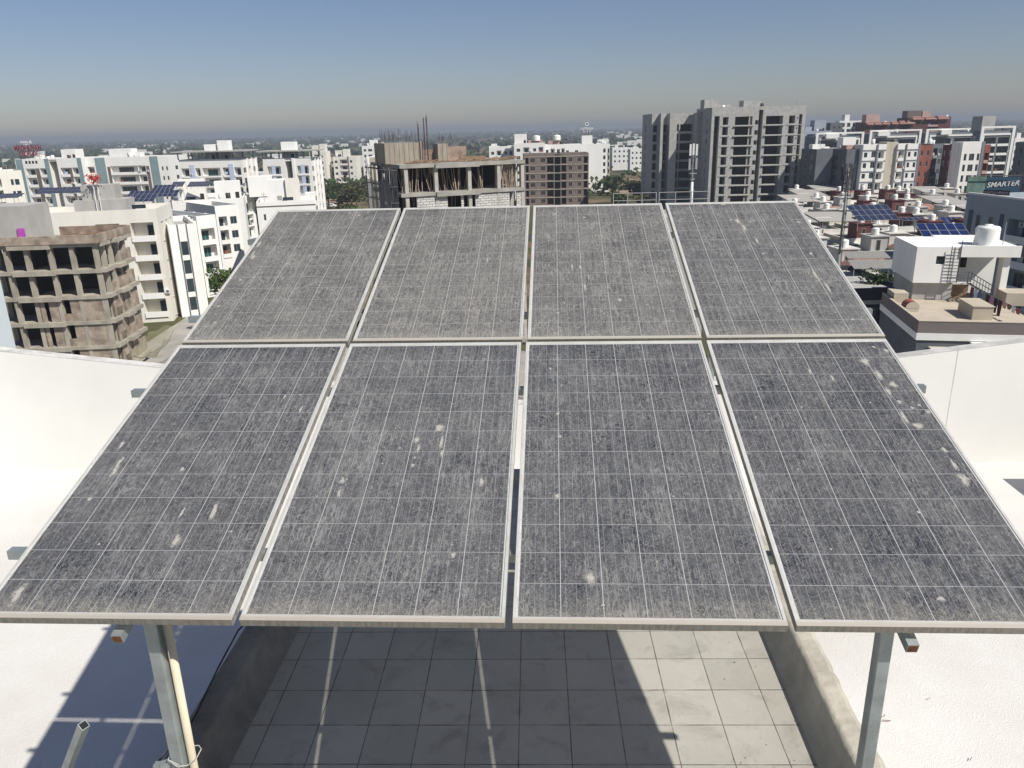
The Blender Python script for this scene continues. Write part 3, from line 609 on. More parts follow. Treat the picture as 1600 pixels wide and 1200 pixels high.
zr = H1 - 1.0
bm = BM(); box(bm, -.2, W1 + .1, -.3, -.05, zr + .002, H1 - .05); obj('roof_parapet', bm, brickg, r1)
bm = BM(); box(bm, W1 + .12, W1 + .36, -.3, 9.4, zr + .002, H1 - .02); obj('roof_parapet', bm, brickg, r1)
bm = BM(); box(bm, W1 * .4, W1 + .1, 9.0, 9.22, zr + .002, H1 + .05); obj('roof_parapet', bm, brick, r1)
bm = BM(); box(bm, W1 * -.1, W1 * .385, 2.2, 8, zr + .002, H1 + 3.2); obj('stair_tower', bm, plgrey, r1)
bm = BM(); box(bm, W1 * .30, W1 * .36, 2.0, 2.15, zr + .05, zr + 1.7); tag(obj('cloth', bm, magenta), 'purple cloth hung on the grey stair tower of the brown unfinished building', 'cloth'); bpy.data.objects['cloth'].matrix_world = Matrix.Translation((A.x, A.y, G)) @ Matrix.Rotation(r1.rotation_euler[2], 4, 'Z')
rr = random.Random(3)
bm = BM()
for i in range(26): x, y = rr.uniform(W1 * .42, W1 * .9), rr.uniform(1.5, 9); a = rr.uniform(-.5, .5); tube(bm, (x, y, zr + .1), (x + 2.4 * math.cos(a), y + 2.4 * math.sin(a), zr + .12 + rr.random() * .3), .06, 5)
o = obj('timber_pile', bm, wood); o.matrix_world = Matrix.Translation((A.x, A.y, G)) @ Matrix.Rotation(r1.rotation_euler[2], 4, 'Z')
tag(o, 'loose timbers scattered on the roof of the brown unfinished building', 'timber', kind='stuff')
# green safety net hanging from the white building towards the brown one
bm = BM(); p0, p1, p2, p3 = P(200, 560, 84), P(238, 515, 92), P(283, 507, 100), P(238, 552, 86); N = 8
gr = [[bm.verts.new(p0.lerp(p1, i / N).lerp(p3.lerp(p2, i / N), j / N) + Vector((0, 0, -1.6 * math.sin(math.pi * i / N) * math.sin(math.pi * j / N) + .25 * math.sin(i * 2.1 + j)))) for i in range(N + 1)] for j in range(N + 1)]
for j in range(N):
    for i in range(N): bm.faces.new((gr[j][i], gr[j][i + 1], gr[j + 1][i + 1], gr[j + 1][i])).smooth = True
m, n, l = nodes('safety_net'); b = n['Principled BSDF']; b.inputs['Base Color'].default_value = (.30, .29, .17, 1); b.inputs['Alpha'].default_value = .42
o = tag(obj('safety_net', bm, m), 'sagging olive green safety net between the brown unfinished and the cream building', 'net')
# ---- cream building with shaded balconies
A, B = AB(20, 335, 115, 243, 326)
cols = [('b', .80, .965, dict(d=1.6, ph=.95, out=.05, do=2.0, pm=white, bm=0)), ('b', .55, .72, dict(d=1.6, pm=white))]
r2, W2, H2 = building('apartment_building', 'cream building with stacked deep balconies behind the brown unfinished one', A, B, 11.5, front=cols, wall=cream, nf=7, fh=3.0, top=1.7,
    right=[w_(.12, .14, h=.4), w_(.4, .42, h=.4)], cabins=[(W_ * 1, W_ * 1.001, 1, 1.01, .1)] if 0 else [(7.6, 15.2, 3, 8, 1.4, plgrey), (8.8, 13.6, 3.6, 7.4, 3.6, plgrey, 1)], roofm=plgrey)
for k in range(7):
    z = H2 - 2.2 - 3 * k
    for j in range(3): bm = BM(); box(bm, W2 + .002, W2 + .12, 2 + j * .2 + 3 * j, 3.6 + 3 * j, z, z + .06); obj('ledge', bm, plgrey, r2)
bm = BM(); o_ = Matrix.Translation((A.x, A.y, G)) @ Matrix.Rotation(r2.rotation_euler[2], 4, 'Z')
for x in (10.9, 11.5): tube(bm, (x, 2.6, H2 - .9), (x, 3.0, H2 + 4.6), .07, 6)
for i in range(90): 
    p = Vector((11.2 + rr.gauss(0, .6), 2.7 + rr.gauss(0, .3), H2 + 4.7 + rr.gauss(0, .45))); tube(bm, p, p + Vector((rr.uniform(-.3, .3), rr.uniform(-.2, .2), rr.uniform(-.25, .25))), .07, 4, mi=1)
o = obj('rooftop_sign', bm, [winw, redc]); o.matrix_world = o_; tag(o, 'small bright red rooftop emblem on two pipes above the grey roof cabin', 'sign')
# ---- white stepped row beyond it
stepl = [('p', 0, .10, dict(m=white, d=.25)), ('c', .18, .38, dict(h=1.7, g=glass)), ('p', .44, .5, dict(m=cream)), ('w', .60, .85, dict(h=1.5, g=glassg))]
sidew = lambda n: [(('b' if i % 2 else 'w'), (i + .18) / n, (i + .78) / n, dict(d=.9, pm=white, g=glassg if i % 3 else glass, h=1.5)) for i in range(n)] + [('p', (i + .9) / n, (i + 1.0) / n, dict(m=white, d=.5)) for i in range(n)]
A, B = AB(262, 352, 122, 305, 349)
building('apartment_building', 'tall white block with a dark framed window column, nearest of the white stepped row', A, B, 16, front=[('w', .36, .62, dict(h=2.2, s=.3, g=glass, fm=dgray)), ('p', 0, .14), ('p', .3, .35, dict(m=dgray, d=.05)), ('p', .63, .68, dict(m=dgray, d=.05))], right=sidew(4), nf=7, top=2.2, accent=white)
A, B = AB(306, 338, 137, 336, 335)
building('apartment_building', 'white balcony block with green blinds, second of the white stepped row', A, B, 22, front=[('b', .15, .85, dict(pm=white, g=glassg))], right=sidew(5), nf=7, top=2.0)
A, B = AB(335, 322, 165, 372, 319)
building('apartment_building', 'white block with grey lower storey, third of the white stepped row', A, B, 24, front=[('b', .1, .45, dict(pm=white)), ('w', .58, .86, dict(h=1.6))], right=sidew(5), nf=7, top=2.0)
A, B = AB(366, 308, 190, 396, 304)
building('apartment_building', 'white block with four green curtained openings, last of the white stepped row', A, B, 18, front=[('b', .42, .86, dict(d=.8, g=glassg, fm=green, pm=white, ph=.3))], right=[w_(.3, .5)], nf=7, top=1.5, par=.5)
A, B = AB(268, 314, 176, 380, 309)
rC, WC_, HC = building('apartment_building', 'low white block with broad roof behind the stepped row', A, B, 22, front=[w_(.12, .3, h=.8, s=1.2), w_(.42, .5, h=.6, s=1.4), w_(.7, .8)], nf=6, top=1.2,
    cabins=[(1.5, 7.2, 4, 9, 4.3), (9.2, 15.0, 5, 9, 3.6), (16.6, 22.5, 14, 20, 4.0), (23.5, 29, 12, 17, 2.6)])
# ---- background apartment row
A, B = AB(-60, 270, 195, 33, 266)
building('apartment_building', 'cream yellow block at the far left edge with grouped white windows', A, B, 14, front=[('c', .30, .38), ('b', .50, .62, dict(pm=cream)), ('w', .78, .83, dict(h=1.5)), ('w', .85, .93, dict(h=1.5))], wall=cream, nf=7, top=1.6, right=[w_(.4, .5)])
A, B = AB(24, 249, 252, 126, 247, 252)
fr = [('p', 0, .10, dict(m=teal)), ('b', .13, .27, dict(g=glass)), ('p', .275, .335, dict(m=louv, d=.02, t=3)), ('b', .345, .44), ('s', .50, .62, dict(d=8, t=.4, b=2)), ('p', .44, .50, dict(m=teal)), ('b', .66, .79), ('p', .79, .835, dict(m=louv, d=.02, t=3)), ('b', .84, .93), ('p', .94, 1, dict(m=teal))]
rD, WD, HD = building('apartment_building', 'white twin block with a dark recess between wings and a red rooftop sign', A, B, 16, front=fr, nf=7, fh=3.1, top=2.6, cabins=[(13.6, 18.4, 3, 8, 2.7), (1, 3, 9, 12, 1)], canopy=None)
bm = BM()
for i in range(4): box(bm, .14 * WD + i * 1.1, .14 * WD + i * 1.1 + .7, -.012, .0, HD - 1.5, HD - .6)
obj('parapet_opening', bm, dark, rD)
A, B = AB(124, 247, 255, 262, 243, 255)
fr = [('b', .02, .15, dict(pm=cream)), ('p', .17, .28, dict(m=teal)), ('w', .19, .25, dict(h=1.6, m=teal)), ('b', .33, .64, dict(d=1.6)), ('p', .295, .33, dict(m=louv, d=.02, t=3)), ('w', .345, .40, dict(h=1)), ('b', .645, .73), ('p', .735, .77, dict(m=louv, d=.02, t=3)), ('p', .79, .88, dict(m=teal)), ('w', .81, .86, dict(h=1.6)), ('w', .91, .93), ('w', .96, .98)]
fr = [f for f in fr if not (f[0] == 'w' and f[1] == .345)]
building('apartment_building', 'long white balcony block with teal bays and a long white roof tank room', A, B, 16, front=fr, nf=7, fh=3.1, top=2.4, cabins=[(8.5, 15.8, 3, 8, 2.6), (16.5, 18.5, 4, 7, 1.4)], right=[w_(.3, .45), w_(.6, .75)])
A, B = AB(279, 250, 238, 377, 246, 238)
fr = [('b', .02, .145, dict(ph=.6, g=glass)), ('p', .165, .235, dict(m=lblue, t=1.5)), ('b', .245, .32, dict(ph=.6)), ('b', .355, .64, dict(g=glassg, ph=.5)), ('b', .68, .775, dict(ph=.6)), ('p', .785, .855, dict(m=lblue, t=1.5)), ('b', .865, .97, dict(ph=.6))]
building('apartment_building', 'white block with two pale blue fins under a wide grey roof canopy', A, B, 14, front=fr, nf=7, fh=3.05, top=2.2, right=sidew(3), cabins=[(6.5, 9.9, 5, 9, 4.3), (10.7, 14.0, 5, 9, 5.4)], canopy=(-1.6, 21, -1.5, 13, 2.1))
A, B = AB(410, 248, 235, 485, 245, 235)
fr = [('b', .08, .36, dict(g=glass, ph=.55)), ('p', .17, .25, dict(m=lblue, d=.02, t=2)), ('s', .46, .60, dict(d=6, t=.2, b=1)), ('b', .70, .94, dict(ph=.55)), ('p', .78, .86, dict(m=lblue, d=.02, t=2)), ('p', .60, .66, dict(m=white))]
building('apartment_building', 'white twin tower with grey central recess and thin flat roof canopy', A, B, 13, front=fr, nf=7, fh=3.0, top=2.0, right=sidew(3), cabins=[(5.2, 9.3, 3, 7, 4.7)], canopy=(-1.4, 16.5, -1.2, 11, 1.9))
A, B = AB(400, 316, 150, 492, 312)
rH, WH, HH = building('house', 'low white house with a stepped roof cabin in front of the twin tower', A, B, 12, cat='house', nf=4, fh=3.1, top=1.4, front=[w_(.10, .14, h=1.2), w_(.86, .92, h=1.3)], cabins=[(2.4, 8.2, 2, 8, 3.9), (5.8, 8.4, 1.4, 1.9, 4.2, cream, 1), (9.4, 11.3, 1.0, 4, 1.3)])
bm = BM(); box(bm, -.06, WH + .06, -.1, -.003, HH - .95, HH - .8); obj('cornice', bm, louv, rH)
for x in (4.0, 7.6): bm = BM(); box(bm, x, x + .9, 1.94, 1.99, HH + (1.4 if x > 5 else .1), HH + (2.2 if x > 5 else .9)); obj('window', bm, winf, rH)
for k, (u0, v0, u1, v1, D) in enumerate(((483, 237, 508, 236, 400), (520, 245, 556, 244, 405))):
    A, B = AB(u0, v0, D, u1, v1, D)
    building('apartment_building', ('small' if k == 0 else 'wider') + ' distant grey-white flats beyond the trees, ' + ('just right of the twin tower' if k == 0 else 'left of the dark sided block'), A, B, 12, wall=cream, nf=6, fh=3, top=1.2,
        front=[w_(.06, .18), ('b', .28, .62), w_(.72, .82), ('p', .62, .68, dict(m=concd))], cabins=[(1, 4.5, 2, 7, 3.0), (5, 8, 2, 7, 3.6)])
A, B = AB(506, 247, 420, 526, 246, 420)
building('apartment_building', 'pale linking flats between the two distant grey-white blocks', A, B, 10, wall=beige, nf=6, top=1, front=[('b', .1, .4), w_(.55, .7), w_(.8, .9)])
A, B = AB(571, 246, 175, 606, 243, 175)
building('apartment_building', 'white and taupe block with dark left side wall beside the scaffolding', A, B, 22, nf=8, top=1.2, wall=white, front=[('p', .0, .13, dict(m=white, d=.3)), ('p', .17, .45, dict(m=beige, d=.05)), ('b', .56, .88, dict(ph=.8))], left=[('p', .3, .34, dict(m=dgray)), ('p', .6, .64, dict(m=dgray))], cabins=[(.8, 4.5, 8, 14, .3)])
A, B = AB(565, 228, 430, 618, 225, 430)
building('apartment_building', 'distant white block with a tank room, above the white and taupe block', A, B, 14, nf=6, front=[w_(.05, .12), w_(.18, .30), w_(.4, .48), w_(.55, .66), w_(.75, .85)], cabins=[(4, 8, 3, 8, 3.0)])
# ---- central unfinished building
A, B = AB(624, 258, 92, 820, 250)
A.z += 0
r3, W3, H3 = frame_block('unfinished_building', 'raw concrete building with timber props and rebar, straight beyond the solar panels', A, B, 14, 7, 3.35,
    cols=(.035, .265, .53, .77, .97), sides=(.25, .5, .75), brk=blockw, par=.0, infill=[(2, 7, .12, .36, 0, 2.9, 'F'), (2, 7, .585, .87, 0, 2.9, 'F'), (2, 7, .93, 1.0, 0, 2.9, 'F'), (2, 7, .47, .49, 0, 2.9, 'F')], slabm=M('grey_slab_concrete', (.33, .315, .28), var=.3, scale=.6), colm=M('pale_concrete', (.42, .40, .36), var=.2, scale=1))
T3 = Matrix.Translation((A.x, A.y, G)) @ Matrix.Rotation(r3.rotation_euler[2], 4, 'Z')
form = M('formwork_face', (.33, .29, .235), var=.3, scale=1.2, streak=.3)
for (x0, x1, y0, y1, h) in ((-.6, 3.8, 4.0, 9.0, 2.45), (6.6, 8.0, 5, 7, 2.2), (4.3, 4.7, 5.0, 5.5, 2.6)):
    bm = BM(); box(bm, x0, x1, y0, y1, H3 + .002, H3 + h)
    for i in range(int((x1 - x0) / .62) + 1): box(bm, x0 + i * .62, x0 + i * .62 + .07, y0 - .06, y0 - .002, H3 + .01, H3 + h + .1)
    obj('lift_shaft' if x1 - x0 > 1 else 'column', bm, form, r3)
bm = BM(); box(bm, 4.8, 6.3, 6, 6.3, H3 + .002, H3 + 1.5); obj('brick_wall', bm, brick, r3)
bm = BM(); box(bm, 8.6, 11.2, 7, 7.3, H3 + .002, H3 + 1.8); obj('brick_wall', bm, brick, r3)
bm = BM(); box(bm, 9, 12.5, 3.5, 3.8, H3 + .002, H3 + .6); obj('brick_wall', bm, wood, r3)
bm = BM()
for i in range(60): x = rr.uniform(-.5, 3.9); y_ = rr.uniform(4.1, 8.9); tube(bm, (x, y_, H3 + 2.7), (x + rr.gauss(0, .08), y_ + rr.gauss(0, .08), H3 + 2.7 + rr.uniform(.5, 1.5)), .015, 4)
for i in range(16): x = rr.uniform(6.6, 8.6); tube(bm, (x, 5.2, H3 + 2.5), (x + rr.gauss(0, .1), 5.3, H3 + rr.uniform(3.0, 3.6)), .015, 4)
for cx, hh in ((4.0, 5.0), (4.75, 5.6), (5.15, 6.0)):
    for i in range(8): tube(bm, (cx + rr.uniform(-.13, .13), 4.6, H3 + .1), (cx + rr.uniform(-.10, .10), 4.6, H3 + hh - rr.random() * .8), .022, 4)
obj('rebar', bm, rebar, r3)['kind'] = 'stuff'
bm = BM()
for i in range(46):
    x = rr.uniform(.3, W3 * .75); dx = rr.gauss(0, .5); tube(bm, (x, .5 + rr.random() * 2, H3 - 3.32), (x + dx, .5 + rr.random() * 2, H3 - .45), .045, 5)
for i in range(60):
    x = rr.uniform(W3 * .78, W3 * .95); tube(bm, (x, .4 + rr.random() * 2, H3 - 3.32 + (rr.random() if rr.random() < .3 else 0)), (x + rr.gauss(0, .15), .4 + rr.random(), H3 - .45), .05, 5)
for i in range(14): x = rr.uniform(.3, W3 * .9); tube(bm, (x, .6 + rr.random() * 2, H3 - 6.7), (x + rr.gauss(0, .4), 1, H3 - 3.8), .045, 5)
obj('timber_props', bm, M('timber_prop', (.36, .29, .22), var=.4, scale=2), r3)['kind'] = 'stuff'
bm = BM()
for i in range(70): x, y = rr.uniform(.8, W3 - .6), rr.uniform(.4, 4); a = rr.uniform(-.3, .3); tube(bm, (x, y, H3 + .08), (x + 1.6 * math.cos(a), y + .8 * math.sin(a), H3 + .1 + rr.random() * .35), .05, 4)
o = obj('timber_pile', bm, wood); o.matrix_world = T3; tag(o, 'broken timber and planks strewn over the raw concrete roof', 'timber', kind='stuff')
# scaffolding and dark net on its left side
bm = BM()
for i in range(7):
    y = i * 2.0
    for x in (-1.1, -.45): tube(bm, (x, y, H3 - 16), (x, y, H3 + (2.6 if i in (3,) else -.2)), .05, 6)
for k in range(9):
    z = H3 - .6 - k * 1.9
    for x in (-1.1, -.45): tube(bm, (x, -.3, z), (x, 12.4, z), .045, 6)
    for i in range(7): tube(bm, (-1.3, i * 2.0, z), (-.3, i * 2.0, z), .045, 6)
for i in range(10): y = rr.uniform(0, 10); z = H3 - rr.uniform(2, 14); tube(bm, (-1.1, y, z), (-1.1, y + 2.5, z + 3), .04, 6)
o = obj('scaffolding', bm, steeld); o.matrix_world = T3; tag(o, 'dark pole scaffolding up the left side of the raw concrete building', 'scaffolding')
bm = BM(); N = 14
gr = [[bm.verts.new((-1.25 + .1 * math.sin(i * 1.7 + j), .2 + i * 12 / N, H3 - 2.0 - j * 1.2)) for i in range(N + 1)] for j in range(N + 1)]
for j in range(N):
    for i in range(N): bm.faces.new((gr[j][i], gr[j][i + 1], gr[j + 1][i + 1], gr[j + 1][i])).smooth = True
m, n, l = nodes('blue_net'); b = n['Principled BSDF']; b.inputs['Base Color'].default_value = (.02, .025, .045, 1); b.inputs['Alpha'].default_value = .72
o = obj('safety_net', bm, m); o.matrix_world = T3; tag(o, 'dark blue safety net hung on the pole scaffolding', 'net')
# ---- whites behind, brick building, white slab tower with sign
for (u0, v0, u1, v1, D, lab, cb) in ((764, 229, 803, 226, 330, 'white block with jagged shaded upper floor, just right of the bare columns', [(1, 3.5, 2, 6, 1)]), (803, 224, 851, 222, 320, 'white block under a tall white tank room, behind the timber props', [(.3, 5.4, 2, 7, 3.6), (6, 12, 2, 8, .9, pinkp, 1)]),
        (850, 226, 884, 223, 330, 'white block with pink roof edge and twin tanks, left of the sign tower', [(2, 8, 2, 8, 1.4, pinkp, 1)])):
    A, B = AB(u0, v0, D, u1, v1, D); building('apartment_building', lab, A, B, 12, nf=7, top=1.4, front=[w_(.08, .2), ('b', .3, .5), w_(.62, .72), ('b', .8, .95)], cabins=cb, left=[w_(.3, .5)])
A, B = AB(818, 241, 290, 920, 238, 290)
fr = [v_k(.03, .075, d=2), w_(.10, .17, h=1.4, g=dark, fm=brick), w_(.26, .33, h=1.4, g=dark, fm=brick), v_k(.36, .46, d=3, z=(.3, 2.8)), ('s', .475, .565, dict(d=6, t=.3)), v_k(.58, .655, d=3, z=(.3, 2.8)), w_(.69, .745, h=1.4, g=dark, fm=brick), w_(.83, .885, h=1.4, g=dark, fm=brick), v_k(.925, .985, d=3, z=(.3, 2.8))]
rI, WI, HI = building('unfinished_building', 'unplastered brown brick flats with square openings and pale floor bands', A, B, 14, front=fr, nf=8, fh=3.0, top=1.0, wall=M('brown_brick', (.21, .165, .145), var=.3, scale=.8), band=conc, cat='unfinished building', gm=dark)
A, B = AB(880, 226, 345, 953, 219, 345)
A.z = B.z
fr = [('w', .86, .91, dict(h=1.7, fm=concd)), ('b', .955, .995, dict(d=1.0, pm=beige, ph=.9)), ('w', .05, .12), ('w', .25, .32)]
rJ, WJ, HJ = building('apartment_building', 'blank cream slab tower with one column of small windows and a sign room', A, B, 16, front=fr, wall=white, nf=8, fh=2.95, top=1.8, cabins=[(8.6, 13.3, 2, 7, 3.6, white, 1)])
TJ = Matrix.Translation((A.x, A.y, G)) @ Matrix.Rotation(rJ.rotation_euler[2], 4, 'Z')
# ---- lettering
def text(name, s, size, mat_, parent=None, mw=None, depth=.04, shear=0, bold=0):
    c = bpy.data.curves.new('t', 'FONT'); c.body = s; c.size = size; c.extrude = depth; c.offset = bold; c.align_x = 'CENTER'; c.shear = shear
    t_ = bpy.data.objects.new('t', c); link(t_); bpy.context.view_layer.update(); me = bpy.data.meshes.new_from_object(t_.evaluated_get(bpy.context.evaluated_depsgraph_get()))
    bpy.data.objects.remove(t_); me.materials.clear(); me.materials.append(mat_); o = link(bpy.data.objects.new(name, me)); o.parent = parent
    if mw: o.matrix_local = mw
    return o
UP = Matrix.Rotation(R(90), 4, 'X')
sg = thing('rooftop_sign', 'white rooftop lettering under a white ring on a dark frame', 'sign', TJ @ Vector((10.9, 3, HJ + 3.6)), rJ.rotation_euler[2])
bm = BM()
for x in (-2.3, -.8, .8, 2.3): tube(bm, (x, 0, 0), (x, 0, 3.9), .09, 6)
for z in (.2, 1.2, 2.4): tube(bm, (-2.4, .02, z), (2.4, .02, z), .06, 6)
tube(bm, (0, .05, 2), (0, .05, 6.1), .08, 6); obj('sign_frame', bm, steeld, sg)
text('lettering', 'LUTNUA', 1.45, winw, sg, Matrix.Translation((0, -.15, 2.5)) @ UP, .08, bold=.03); text('lettering', 'C I T Y', 1.15, winw, sg, Matrix.Translation((0, -.15, 1.3)) @ UP, .08, bold=.03)
bm = BM()
for i in range(20):
    a, b2 = 2 * math.pi * i / 20, 2 * math.pi * (i + 1) / 20; tube(bm, (.72 * math.cos(a), -.1, 4.8 + .72 * math.sin(a)), (.72 * math.cos(b2), -.1, 4.8 + .72 * math.sin(b2)), .2, 6)
obj('ring_emblem', bm, winw, sg)
sg = thing('rooftop_sign', 'dark red rooftop lettering reading MADHUVAN above the white twin block', 'sign', P(46, 244, 254), rD.rotation_euler[2])
rl = M('dark_red_letters', (.20, .035, .05), var=.1)
text('lettering', 'MADHUVAN', 2.25, rl, sg, Matrix.Translation((0, 0, 1.75)) @ Matrix.Diagonal((.70, 1, 1.1, 1)) @ UP, .1, bold=.035); text('lettering', 'CLORUDE', 1.85, rl, sg, Matrix.Translation((0, 0, 0.05)) @ Matrix.Diagonal((.72, 1, 1.1, 1)) @ UP, .1, bold=.03)
text('lettering', 'AMAR', .95, winw, sg, Matrix.Translation((-.9, 0, 4.1)) @ UP, .05, bold=.02); text('lettering', 'A', 1.5, winw, sg, Matrix.Translation((1.2, 0, 3.9)) @ UP, .05, bold=.04); text('lettering', 'CASA', .7, winw, sg, Matrix.Translation((-.4, 0, 3.45)) @ UP, .05)
bm = BM()
for x in (-3.2, -1.6, 0, 1.6, 3.2): tube(bm, (x, .25, -1.5), (x, .25, 3.8), .05, 5)
for z in (-.2, 1.6, 3.5): tube(bm, (-3.9, .25, z), (3.9, .25, z), .04, 5)
obj('sign_frame', bm, steeld, sg)
# ---- grey block-work tower, unfinished
A, B = AB(1113, 168, 240, 1261, 161, 240); A.z = B.z = (A.z + B.z) / 2
thb = conc
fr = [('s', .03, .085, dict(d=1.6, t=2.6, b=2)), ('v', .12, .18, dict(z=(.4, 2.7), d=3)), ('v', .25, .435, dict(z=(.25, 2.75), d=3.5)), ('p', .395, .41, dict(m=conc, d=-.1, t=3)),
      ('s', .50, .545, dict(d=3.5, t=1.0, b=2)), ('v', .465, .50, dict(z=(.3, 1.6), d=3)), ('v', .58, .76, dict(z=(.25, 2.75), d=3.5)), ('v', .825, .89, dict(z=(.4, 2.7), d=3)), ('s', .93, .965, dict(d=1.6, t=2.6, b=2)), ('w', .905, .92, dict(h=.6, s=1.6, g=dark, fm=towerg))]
rK, WK, HK = building('tower_block', 'tall sunlit grey block-work tower, unfinished, with dark open balconies', A, B, 20, front=fr, wall=towerg, nf=12, fh=3.02, top=2.6, cat='tower block', left=[('v', .2, .27, dict(z=(.9, 2.3), d=1)), ('v', .7, .77, dict(z=(.9, 2.3), d=1))], roofm=conc,
    cabins=[(11.5, 17.0, 6, 11, 2.0, towerg, 1), (-.3, 4.2, 9, 14, 2.6, towerg, 1)], band=None)
for k in range(12):
    for a, b2, dd in ((.235, .45, .45), (.565, .775, .45), (.1, .2, .12), (.8, .97, .12)):
        bm = BM(); z = HK - 2.6 - 3.02 * (k + 1); box(bm, a * WK, b2 * WK, -dd, -.003, z - .12, z + .08); obj('ledge', bm, M('pale_ledge', (.44, .43, .39), var=.2), rK)
A, B = AB(1019, 178, 256, 1099, 175, 256); A.z = B.z = (A.z + B.z) / 2
fr = [('v', .03, .11, dict(z=(.4, 2.6), d=2)), ('p', .14, .19, dict(m=towerg, d=3)), ('v', .21, .29, dict(z=(.3, 2.7), d=2)), ('p', .30, .44, dict(m=towerg, d=4.5)), ('v', .46, .54, dict(z=(.5, 2.75), d=3)), ('v', .56, .81, dict(z=(.5, 2.75), d=3)), ('p', .82, .97, dict(m=towerg, d=4.5))]
building('tower_block', 'shaded dark grey wing of unfinished tower with pale vertical fins, left of the sunlit one', A, B, 18, front=fr, wall=towerg, nf=12, fh=3.02, top=3.2, cat='tower block', left=[('v', .3, .4, dict(z=(.6, 2.5), d=2))], cabins=[(22, 27, 3, 8, 2.4, towerg, 1)], roofm=conc)
# ---- right-hand apartments
def simple(u0, v0, D0, u1, v1, D1, depth, lab, wall, front, nf=7, **k):
    A, B = AB(u0, v0, D0, u1, v1, D1); return building(k.pop('name', 'apartment_building'), lab, A, B, depth, front=front, wall=wall, nf=nf, **k)
wf = dict(fm=winw, h=1.5)
simple(1253, 232, 242, 1277, 230, 232, 5, 'dark grey slim block with white framed windows, just right of the tall tower', dgray, [w_(.2, .36, **wf), w_(.62, .78, **wf)], cabins=[(.5, 3, 2, 6, 1.2, white)])
simple(1276, 234, 244, 1291, 233, 240, 5, 'dark red recessed stair block between two dark grey blocks', dredp, [('b', .2, .85, dict(d=1.5, pm=dgray, g=glass))], cabins=[(.5, 2.2, 1, 3, .9, white)])
simple(1290, 232, 240, 1324, 230, 226, 5, 'dark grey block with paired windows, left of the brick red one', dgray, [w_(.10, .22), w_(.38, .62, h=1.6), w_(.78, .88)], cabins=[(1, 5, 3, 7, 3.2, white)])
simple(1323, 233, 228, 1348, 231, 228, 5, 'brick red block with cream framed windows, right of the dark grey ones', redp, [('b', .0, .22, dict(pm=white, d=1.2)), w_(.38, .55, **wf), w_(.85, .97, **wf)], cabins=[(.8, 4, 2, 6, 1.0, pinkp)])
simple(1347, 226, 225, 1386, 224, 225, 5, 'white and grey framed block left of the beige column', white, [('p', 0, .06), w_(.12, .26, h=1.4), ('w', .42, .6, dict(h=1.7, g=glass)), ('p', .62, .67, dict(d=.3)), ('b', .70, .93)], band=grayp, top=1.6)
simple(1386, 222, 225.5, 1404, 221, 225.5, 5, 'plain beige rounded stair column between two white and grey blocks', beige, [], top=1)
simple(1404, 225, 225, 1439, 222, 225, 5, 'white and grey framed block right of the beige column', white, [('b', .05, .30, dict(pm=white)), ('p', .36, .41, dict(d=.3)), w_(.48, .6, h=1.4), w_(.76, .88, h=1.4), ('p', .94, 1)], band=grayp, top=1.6)
simple(1438, 227, 227, 1458, 226, 227, 5, 'brick red block with white framed windows beside the white and grey one', redp, [w_(.12, .3, **wf), w_(.6, .78, **wf)])
simple(1457, 225, 232, 1476, 223, 236, 5, 'slate grey recessed block with balconies between two red blocks', dgray, [('b', .15, .5, dict(pm=grayp)), w_(.62, .85, h=1.5)])
simple(1474, 226, 230, 1492, 224, 225, 5, 'dark red shaded block with white framed windows', dredp, [w_(.1, .3, **wf), w_(.6, .8, **wf)])
simple(1491, 226, 229, 1500, 225, 227, 5, 'narrow bright red balcony block touching the white and pale grey one', redp, [('b', .2, 1.0 - .1, dict(pm=white, f=(1, 7)))])
rW, WW, HW = simple(1499, 222, 222, 1540, 219, 222, 3.5, 'white block with pale grey edges and arched dark windows', white, [('p', 0, .14, dict(m=grayp)), w_(.26, .36, h=1.9, s=.4), w_(.46, .66, h=1.9, s=.4), w_(.76, .86, h=1.9, s=.4), ('p', .9, 1, dict(m=grayp))], top=2.6)
simple(1540, 226, 224, 1549, 225, 224, 5, 'narrow red strip of flats right of the white arched one', redp, [('b', .1, .9, dict(pm=pinkp))], top=2)
def framed(u0, v0, D0, u1, v1, lab, depth=12, wall=grayp, **k):
    A, B = AB(u0, v0, D0, u1, v1, D0); r_, W, H = building('apartment_building', lab, A, B, depth, wall=wall, nf=8, fh=3.0, top=2.0, front=[('b', .1, .5, dict(d=1.5, ph=.8, pm=white, g=glass)), ('b', .56, .9, dict(d=1.5, ph=.8, pm=white))], **k)
    bm = BM(); box(bm, -.4, .5, -.5, -.002, 0, H + 1.3); box(bm, W - .5, W + .4, -.5, -.002, 0, H + 1.3); box(bm, .502, W - .502, -.5, -.002, H + .7, H + 1.3); obj('portal_frame', bm, white, r_)
    bm = BM(); box(bm, W * .07, W * .10, -.25, -.002, 0, H - 1); box(bm, W * .92, W * .95, -.25, -.002, 0, H - 1); box(bm, W * .102, W * .918, -.25, -.002, H - 1.6, H - 1); obj('inner_frame', bm, white, r_)
    return r_
framed(1276, 213, 300, 1348, 210, 'grey flats with white portal frame, first of four such blocks', cabins=[(3, 8, -2, -.6, .8, white, 1)])
framed(1360, 209, 300, 1438, 206, 'grey flats with white portal frame and blank white bay, second of four', cabins=[(2.5, 7, -1.5, -.6, .6, white, 1)])
framed(1448, 207, 300, 1527, 202, 'grey flats with white portal frame behind the red blocks, third of four', cabins=[(5, 9, -1.5, -.6, .8, white, 1)])
framed(1534, 204, 262, 1584, 201, 'tall grey flats with white portal frame and dark glazed floors, last of four', depth=5, cabins=[(1.5, 6, 3, 9, 4.6, plgrey, 1)])
